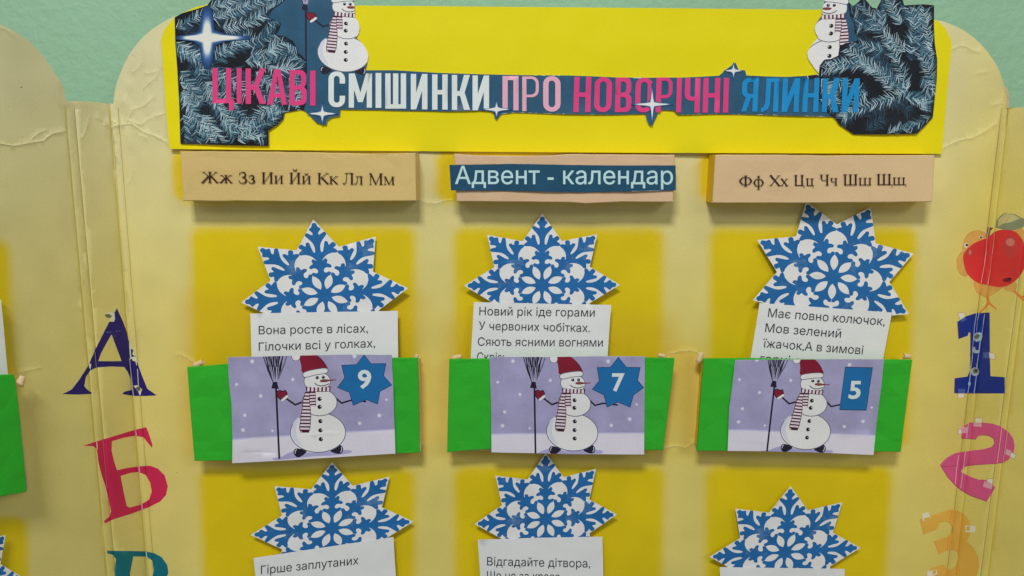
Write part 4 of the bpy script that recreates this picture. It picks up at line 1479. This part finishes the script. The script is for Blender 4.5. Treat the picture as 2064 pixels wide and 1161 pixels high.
def fx2(q, f):
    return [(ch, f([(a, yb)])[0][0], f([(b, yb)])[0][0], f([(a, yb)])[0][1], f([(a, yt)])[0][1]) for ch, a, b, yb, yt in q]


build_boxes()

# ------------------------------------------------------------------ green pockets
PD = 0.023          # depth of a pocket


def curl(x, y, r, ln, ang, parent, depth, s=0, seed=0):
    """little torn cardboard curl at a pocket corner"""
    rg = random.Random(seed)
    o, n = P(x, y, depth, s), NRM(0, 0, s)
    ex = (P(x + 10, y, depth, s) - o).normalized()
    ey = (P(x, y - 10, depth, s) - o).normalized()
    ax = ex * math.cos(ang) + ey * math.sin(ang)
    sd = n.cross(ax).normalized()
    k = 0.0005
    vv, ff = [], []
    NA = 9
    for j in range(5):
        for i in range(NA):
            a = -0.6 + i / (NA - 1) * 4.9
            rr = r * k * (1 + rg.uniform(-.12, .12)) * (1 - 0.05 * j)
            vv.append(o + ax * (j / 4 - .5) * ln * k + sd * rr * math.cos(a) + n * rr * math.sin(a))
    for j in range(4):
        for i in range(NA - 1):
            ff.append([j * NA + i, j * NA + i + 1, (j + 1) * NA + i + 1, (j + 1) * NA + i])
    ob = link_mesh('card_tab', vv, ff, ['cardboard'], [0] * len(ff), parent, True)
    so = ob.modifiers.new('thick', 'SOLIDIFY')
    so.thickness = 0.0012
    return ob


def pocket(label, front, tabs, seed, s=0, side_mats=('cardboard',), group='green pockets on the board', depth=PD, tuck=4):
    c = (sum(p[0] for p in front) / len(front), max(p[1] for p in front))
    r = empty('card_pocket', P(c[0], c[1], 0, s), label, 'pocket', group)
    carton('front', front, depth, 'green_paper', r, jig=0.25, bev=0.9, drop=0.0035, seed=seed, s=s, bow=0.0012)
    # sides and bottom fold back to the board behind the front
    x0t, x1t = front[0], front[-1] if False else None
    fr = front
    tl = min(fr, key=lambda p: p[0] + p[1]); tr = max(fr, key=lambda p: p[0] - p[1])
    br = max(fr, key=lambda p: p[0] + p[1]); bl = min(fr, key=lambda p: p[0] - p[1])
    n = NRM(0, 0, s)
    def wall(a, b, name, mk, inset):
        k = 8
        rg = random.Random(seed + int(a[0]))
        vv, ff = [], []
        for i in range(k + 1):
            t = i / k
            x, y = a[0] + (b[0] - a[0]) * t + rg.uniform(-.7, .7), a[1] + (b[1] - a[1]) * t
            top = P(x, y, depth - 0.003, s)
            vv += [top, top - n * (depth - 0.003)]
        for i in range(k):
            ff.append([2 * i, 2 * i + 1, 2 * i + 3, 2 * i + 2])
        ob = link_mesh(name, vv, ff, [mk], [0] * len(ff), r)
        so = ob.modifiers.new('thick', 'SOLIDIFY')
        so.thickness = 0.0018
        so.offset = 0
    wall((tl[0] + tuck, tl[1] + 8), (bl[0] + tuck, bl[1] - 4), 'side_flap', side_mats[0], 0)
    wall((tr[0] - (2 if seed == 21 else tuck), tr[1] + 8), (br[0] - (0 if seed == 21 else tuck), br[1] - 4), 'side_flap', 'cardboard', 0)
    wall((bl[0] + tuck + 3, bl[1] - 5), (br[0] - tuck - 3, br[1] - 5), 'bottom_flap', 'cardboard', 0)
    for i, (x, y, rr, ln, a) in enumerate(tabs):
        curl(x, y, rr, ln, a, r, depth * 0.55, s, seed * 7 + i)
    return r


def pic_h(amp, seed):
    return lambda x, y: PD + 0.0014 + amp * (0.5 + 0.5 * math.sin(x / 52 + seed) * math.sin(y / 60 + seed * 2)) + 0.0012 * sst((y - 860) / 60)


def picture(parent, paper, T, badge, num, nlines, hf):
    polys = [(('p', 'lavender'), paper)]
    polys.append((('p', 'snow_halo'), T([(200, 800), (430, 788), (640, 771), (900, 757), (1370, 727), (1800, 703), (2100, 690), (2100, 900), (200, 900)])))
    polys.append((('p', 'snow_ground'), T([(200, 812), (430, 800), (640, 782), (900, 768), (1370, 738), (1800, 714), (2100, 700), (2100, 1300), (200, 1300)])))
    polys.append((('p', 'snow_shadow'), T(smooth([(762, 948), (850, 930), (930, 890), (1100, 900), (1340, 878), (1412, 886), (1390, 906), (1240, 925), (1100, 930), (930, 948), (800, 962)], 2))))
    for (x, y) in [(600, 155), (473, 343), (670, 438), (932, 303), (540, 595), (525, 715), (765, 722), (1695, 468), (1637, 597), (1477, 660), (1435, 112), (1640, 300)]:
        q = random.Random(x).uniform(0.75, 1.25)
        polys.append((('p', 'snow_halo'), T(circ((x, y), 16 * q, 9))))
        polys.append((('p', 'snow_spot'), T(circ((x, y), 9 * q, 8))))
    polys += snowman('s', T, 'b')
    cx = sum(p[0] for p in badge) / len(badge)
    cy = sum(p[1] for p in badge) / len(badge)
    polys.append((('n', 'badge_edge'), badge))
    polys.append((('n', 'badge_blue'), [(cx + (x - cx) * 0.965, cy + (y - cy) * 0.965) for x, y in badge]))
    o = sheet(polys, hf, {'p': ('picture', parent), 's': ('snowman', 'p'), 'b': ('broom', 'p'), 'n': ('number_badge', 'p')}, grid=12, rim=0.0005, rim_mat='white_paper', side_of=0)
    st, x0, x1, yb, cap, sh = num
    text_on([(st, x0, yb, x1, yb, cap, sh)], lambda x, y: hf(x, y) + 0.0003, 'numeral', 'numeral_white', o['p'], weight=0.026)


def build_pockets():
    # pocket 9
    f = Z(360, 690, 4.047)
    r = pocket('bright green pocket with a snowman picture and the number 9 on a star', f([(70, 203), (230, 192), (400, 178), (1000, 150), (1745, 128), (1952, 128), (1962, 500), (1966, 900), (1768, 905), (1100, 935), (437, 965), (130, 967), (98, 580)]),
               [(401, 733, 7, 20, 0.5), (840, 718, 5, 9, 1.2)], 21)
    pap = f([(400, 122), (800, 112), (1300, 100), (1740, 102), (1755, 500), (1768, 908), (1400, 930), (900, 962), (437, 986), (440, 800), (432, 500), (412, 350)])
    star = f([(1513, 100), (1572, 172), (1695, 170), (1675, 272), (1743, 350), (1645, 402), (1625, 507), (1530, 470), (1423, 518), (1390, 410), (1292, 370), (1352, 288), (1327, 185), (1450, 178)])
    x0, y0 = f([(1462, 372)])[0]
    x1 = f([(1572, 372)])[0][0]
    picture(r, rough_edge(pap, 20, 0.2), f, star, ('9', x0, x1, y0, 37, 0), None, pic_h(0.0016, 1.3))
    # pocket 7
    f = Z(880, 690, 4.128)
    r = pocket('bright green pocket with a snowman picture and the number 7 on a star', f([(105, 140), (438, 138), (1000, 132), (1735, 128), (1980, 133), (1945, 420), (1885, 898), (1727, 897), (1100, 893), (457, 888), (250, 900), (88, 917), (96, 500)]),
               [(922, 720, 6, 18, 0.3), (1334, 717, 5, 16, -0.2)], 22)
    pap = f([(440, 122), (900, 122), (1300, 116), (1733, 117), (1730, 500), (1727, 933), (1100, 930), (800, 922), (457, 915), (455, 600)])
    star = f([(1513, 120), (1580, 205), (1697, 207), (1675, 315), (1727, 378), (1640, 440), (1612, 543), (1510, 500), (1417, 543), (1390, 440), (1292, 392), (1352, 318), (1333, 207), (1445, 205)])
    ks = list(FEAT)
    T7 = affine([FEAT[k] for k in ks], f([(1137, 310), (1187, 308), (1147, 487), (1147, 550), (1143, 661), (1143, 732), (1143, 803), (980, 890), (1285, 885), (817, 370), (820, 925), (855, 440), (1090, 120), (962, 528), (1320, 530)]))
    x0, y0 = f([(1460, 402)])[0]
    x1 = f([(1565, 402)])[0][0]
    picture(r, rough_edge(pap, 20, 0.2), T7, star, ('7', x0, x1, y0, 36, 0), None, pic_h(0.0012, 2.2))
    # pocket 5
    f = Z(1390, 690, 4.3)
    r = pocket('bright green pocket with a snowman picture and the number 5 on a blue rectangle', f([(120, 143), (500, 138), (925, 148), (1400, 150), (1930, 152), (1885, 500), (1828, 950), (1600, 947), (900, 942), (62, 940), (85, 600)]),
               [(1411, 720, 7, 22, 1.3), (1828, 718, 6, 14, -0.1)], 23, side_mats=('gold_card',), tuck=6)
    pap = f([(397, 153), (900, 150), (1300, 146), (1684, 147), (1660, 400), (1620, 700), (1594, 976), (1100, 955), (700, 945), (330, 941), (345, 570), (368, 400)])
    rec = f([(1347, 213), (1588, 217), (1533, 592), (1297, 587)])
    T5 = affine([FEAT[k] for k in ks], f([(1070, 333), (1118, 333), (1055, 507), (1045, 570), (1030, 685), (1022, 757), (1015, 832), (835, 912), (1145, 920), (738, 370), (672, 938), (765, 445), (1060, 155), (862, 540), (1228, 550)]))
    x0, y0 = f([(1375, 485)])[0]
    x1 = f([(1478, 485)])[0][0]
    picture(r, rough_edge(pap, 20, 0.2), T5, rec, ('5', x0, x1, y0, 36, 0.1), None, pic_h(0.0014, 3.1))
    # the pocket of the side panel, cut by the photograph's edge
    r = pocket('green pocket with frayed cardboard edge on the folded side panel, left of the letters', [(-190, 760), (-60, 757), (27, 755), (31, 764), (38, 820), (46, 900), (54, 991), (0, 1001), (-80, 1006), (-180, 1010)],
               [(42, 768, 7, 20, 1.2)], 24, s=-1, tuck=-3)


build_pockets()

# ------------------------------------------------------------------ riddle cards with snowflakes
def flake_template():
    L = []
    tips = []
    for i in range(16):
        a = math.radians(90 - 22.5 * i)
        r = 1.0 if i % 2 == 0 else 0.665
        tips.append((r * math.cos(a), -r * math.sin(a)))
    base = tips
    L.append((('s', 'white_paper'), base))
    B = ('f', 'flake_blue')
    # half of one arm, from the tip down to the rosette (sideways, outwards)
    half = [(0, .955), (.030, .945), (.043, .903), (.077, .882), (.078, .862), (.045, .828), (.040, .800), (.062, .800), (.115, .826), (.140, .824), (.152, .806), (.148, .788),
            (.115, .754), (.076, .713), (.050, .672), (.039, .626), (.040, .578), (.054, .565), (.068, .577), (.090, .636), (.102, .682), (.112, .700), (.128, .706), (.146, .702), (.158, .684), (.163, .655),
            (.185, .664), (.212, .684), (.240, .680), (.262, .656), (.255, .632), (.223, .612), (.250, .592), (.272, .570), (.266, .548), (.230, .543), (.197, .546), (.135, .532), (.084, .503), (.040, .458),
            (.062, .468), (.082, .482), (.103, .474), (.114, .450), (.098, .420), (.132, .405), (.155, .384), (.156, .364), (.132, .354), (.096, .362), (.066, .356), (.047, .338), (.041, .316), (.052, .300),
            (.074, .295), (.095, .304), (.115, .308)]
    half = [(x * .85, d) for x, d in half]
    half = [half[0]] + smooth(half, 2, closed=False)[1:]
    for k in range(8):
        a = math.radians(45 * k)
        R = lambda x, d: (x * math.cos(a) + d * math.sin(a), x * math.sin(a) - d * math.cos(a))
        right = [R(x, d) for x, d in half] + [R(.119, .291)]
        left = [R(-x, d) for x, d in half[1:]] + [R(-.119, .291)]
        L.append((B, right + [R(0, 0)] + left[::-1]))
    L.append((B, circ((0, 0), .27, 32)))
    for k in range(8):
        a = math.radians(22.5 + 45 * k)
        u = (math.cos(a), math.sin(a))
        v = (-u[1], u[0])
        pts = []
        for i in range(9):
            t = i / 8
            pts.append((t, .047 * math.sin(math.pi * t) ** .8))
        for i in range(7, 0, -1):
            t = i / 8
            pts.append((t, -.047 * math.sin(math.pi * t) ** .8))
        L.append((('s', 'white_paper'), [(u[0] * (.086 + .198 * t) + v[0] * w, u[1] * (.086 + .198 * t) + v[1] * w) for t, w in pts]))
    return L


FL_T = flake_template()


def card(label, tipsrc, tips, center, slip, lines, f, ytop, ybot, h0, h1, seed, clip=None, s=0, shear=0, lift=0.0045):
    """snowflake star with a text slip over its lower half; the slip stands in the pocket"""
    T = affine([(math.cos(math.radians(a)), -math.sin(math.radians(a))) for a in tipsrc] + [(0, 0), (0, 0)], f(tips) + f([center]) * 2)
    polys = [(lab, T(pts)) for lab, pts in FL_T]
    cpx = T([(0, 0)])[0]
    rad = max(abs(T([(1, 0)])[0][0] - cpx[0]), 60)
    cx = sum(p[0] for p in slip) / len(slip)
    root = empty('riddle_card', P(cx, ybot, h1, s), label, 'card', 'snowflake riddle cards in the pockets')
    def sl(x, y):
        t = (y - ytop) / (ybot - ytop)
        return max(0.003, h0 + (h1 - h0) * t) + 0.0007 * math.sin(x / 38 + seed) * sst((y - ytop + 20) / 60) + 0.0005 * noise.noise((x / 30, y / 25, seed))
    def st(x, y):
        d = math.hypot(x - cpx[0], y - cpx[1]) / rad
        up = sst((ytop - y + 12) / 40)
        wob = 0.6 + 0.5 * math.sin(3 * math.atan2(y - cpx[1], x - cpx[0]) + seed * 1.7)
        return max(0.0007, sl(x, y) - 0.0011 - 0.0002 + lift * up * wob * max(0, d - .35) ** 1.5)
    o = sheet(polys, st, {'s': ('snowflake', root), 'f': ('blue_print', 's')}, grid=14, rim=0.0003, side_of=s)
    o2 = sheet([(('p', 'slip_paper'), rough_edge(slip, 25, 0.2))], sl, {'p': ('text_slip', root)}, grid=12, rim=0.0003, side_of=s)
    if lines:
        text_on(lines, lambda x, y: sl(x, y) + 0.0004, 'lettering', 'print_black', o2['p'], weight=-0.002, clip=clip, s=s)
    return root


A5 = [90, 45, 0, 180, 135]


def build_cards():
    f = Z(470, 420, 3.629)
    card('snowflake card with text starting Вона росте в лісах, standing in the pocket numbered 9', A5, [(587, 77), (1053, 222), (1280, 585), (77, 708), (165, 270)], (660, 625),
         [(504.4, 632), (650, 629), (801.5, 626.7), (802.6, 720), (803, 765), (509, 765), (507, 716)],
         [('Вона росте в лісах,', 521.5, 673.8, 741.4, 670, 17, 0), ('Гілочки всі у голках,', 521.5, 707.3, 755.8, 699.8, 17, 0)], f, 630, 730, 0.0095, 0.012, 1)
    f = Z(920, 410, 3.517)
    card('snowflake card with text starting Новий рік іде горами, standing in the pocket numbered 7', A5, [(602, 50), (1000, 218), (1158, 580), (50, 565), (225, 252)], (607, 583),
         [(955.5, 609), (1090, 612), (1232, 614.7), (1224.8, 717), (1223, 765), (947, 765), (949, 720)],
         [('Новий рік іде горами', 966, 635.3, 1198.6, 638.3, 17, .03), ('У червоних чобітках.', 965, 664.6, 1188.7, 669.3, 17, .03), ('Сяють ясними вогнями', 963, 696.8, 1214.9, 698.6, 17, .03), ('Скрізь', 961.5, 727, 1022, 728.5, 17, .03)],
         f, 612, 730, 0.0095, 0.012, 2)
    f = Z(1490, 400, 3.4135)
    card('tilted snowflake card with text starting Має повно колючок, standing in the pocket numbered 5', [90, 45, 0, -45, 135, 180], [(478, 35), (888, 42), (1185, 375), (1180, 798), (130, 282), (72, 690)], (655, 548),
         [(1531, 611), (1660, 620), (1798, 630), (1780, 724), (1772, 765), (1505, 765), (1513, 721)],
         [('Має повно колючок,', 1547.7, 638.8, 1783, 656.3, 17.5, .12), ('Мов зелений', 1542, 669, 1694.5, 681, 17.5, .12), ('їжачок,А в зимові', 1537, 700, 1739, 714.5, 17.5, .12), ('гарні з', 1531.5, 731, 1611.6, 736, 17.5, .12)],
         f, 622, 730, 0.0095, 0.012, 3)
    f = Z(480, 900, 4.447)
    card('snowflake card with slanting text starting Гірше заплутаних, below the number 9 pocket', A5, [(855, 115), (1358, 303), (1555, 680), (115, 822), (303, 357)], (850, 710),
         [(510.8, 1125), (650, 1104), (793, 1082.6), (798, 1161), (802, 1260), (530, 1260), (515, 1161)],
         [('Гірше заплутаних', 526, 1157.5, 722.4, 1137.5, 17, 0)], f, 1110, 1220, 0.0095, 0.012, 4)
    f = Z(930, 890, 4.285)
    card('snowflake card with text starting Відгадайте дітвора, below the number 7 pocket', A5, [(735, 100), (1170, 225), (1338, 645), (128, 712), (275, 302)], (725, 665),
         [(963, 1088), (1090, 1084), (1214, 1081.8), (1216, 1161), (1218, 1260), (972, 1260), (968, 1161)],
         [('Відгадайте дітвора,', 981.8, 1139.7, 1189.5, 1144, 17, 0), ('Що це за краса', 981.8, 1168, 1128, 1171, 17, 0)], f, 1088, 1220, 0.0095, 0.012, 5)
    f = Z(1400, 920, 4.487)
    card('snowflake card with no visible text, below the number 5 pocket', A5, [(865, 278), (1348, 415), (1497, 835), (143, 928), (365, 458)], (815, 855),
         [(1450.8, 1143.3), (1580, 1145), (1702.7, 1146.9), (1700, 1260), (1455, 1260)], [], f, 1146, 1250, 0.0095, 0.012, 6)
    # the two cards of the side panel, mostly outside the photograph
    card('plain white paper slip standing in the frayed pocket of the folded side panel', A5, [(-130, 470), (-30, 510), (-8, 595), (-252, 595), (-230, 510)], (-130, 590),
         [(-230, 604), (-100, 603), (2, 603.5), (10, 690), (16, 755), (19, 800), (-225, 800)], [], lambda p: [tuple(q) for q in p], 604, 770, 0.0095, 0.012, 7, s=-1)
    card('snowflake card showing only one blue and white point below the frayed side pocket', A5, [(-80, 1040), (20, 1080), (45, 1168), (-200, 1178), (-180, 1090)], (-78, 1172),
         [(-190, 1210), (20, 1205), (25, 1340), (-185, 1340)], [], lambda p: [tuple(q) for q in p], 1210, 1330, 0.0095, 0.012, 8, s=-1)


build_cards()
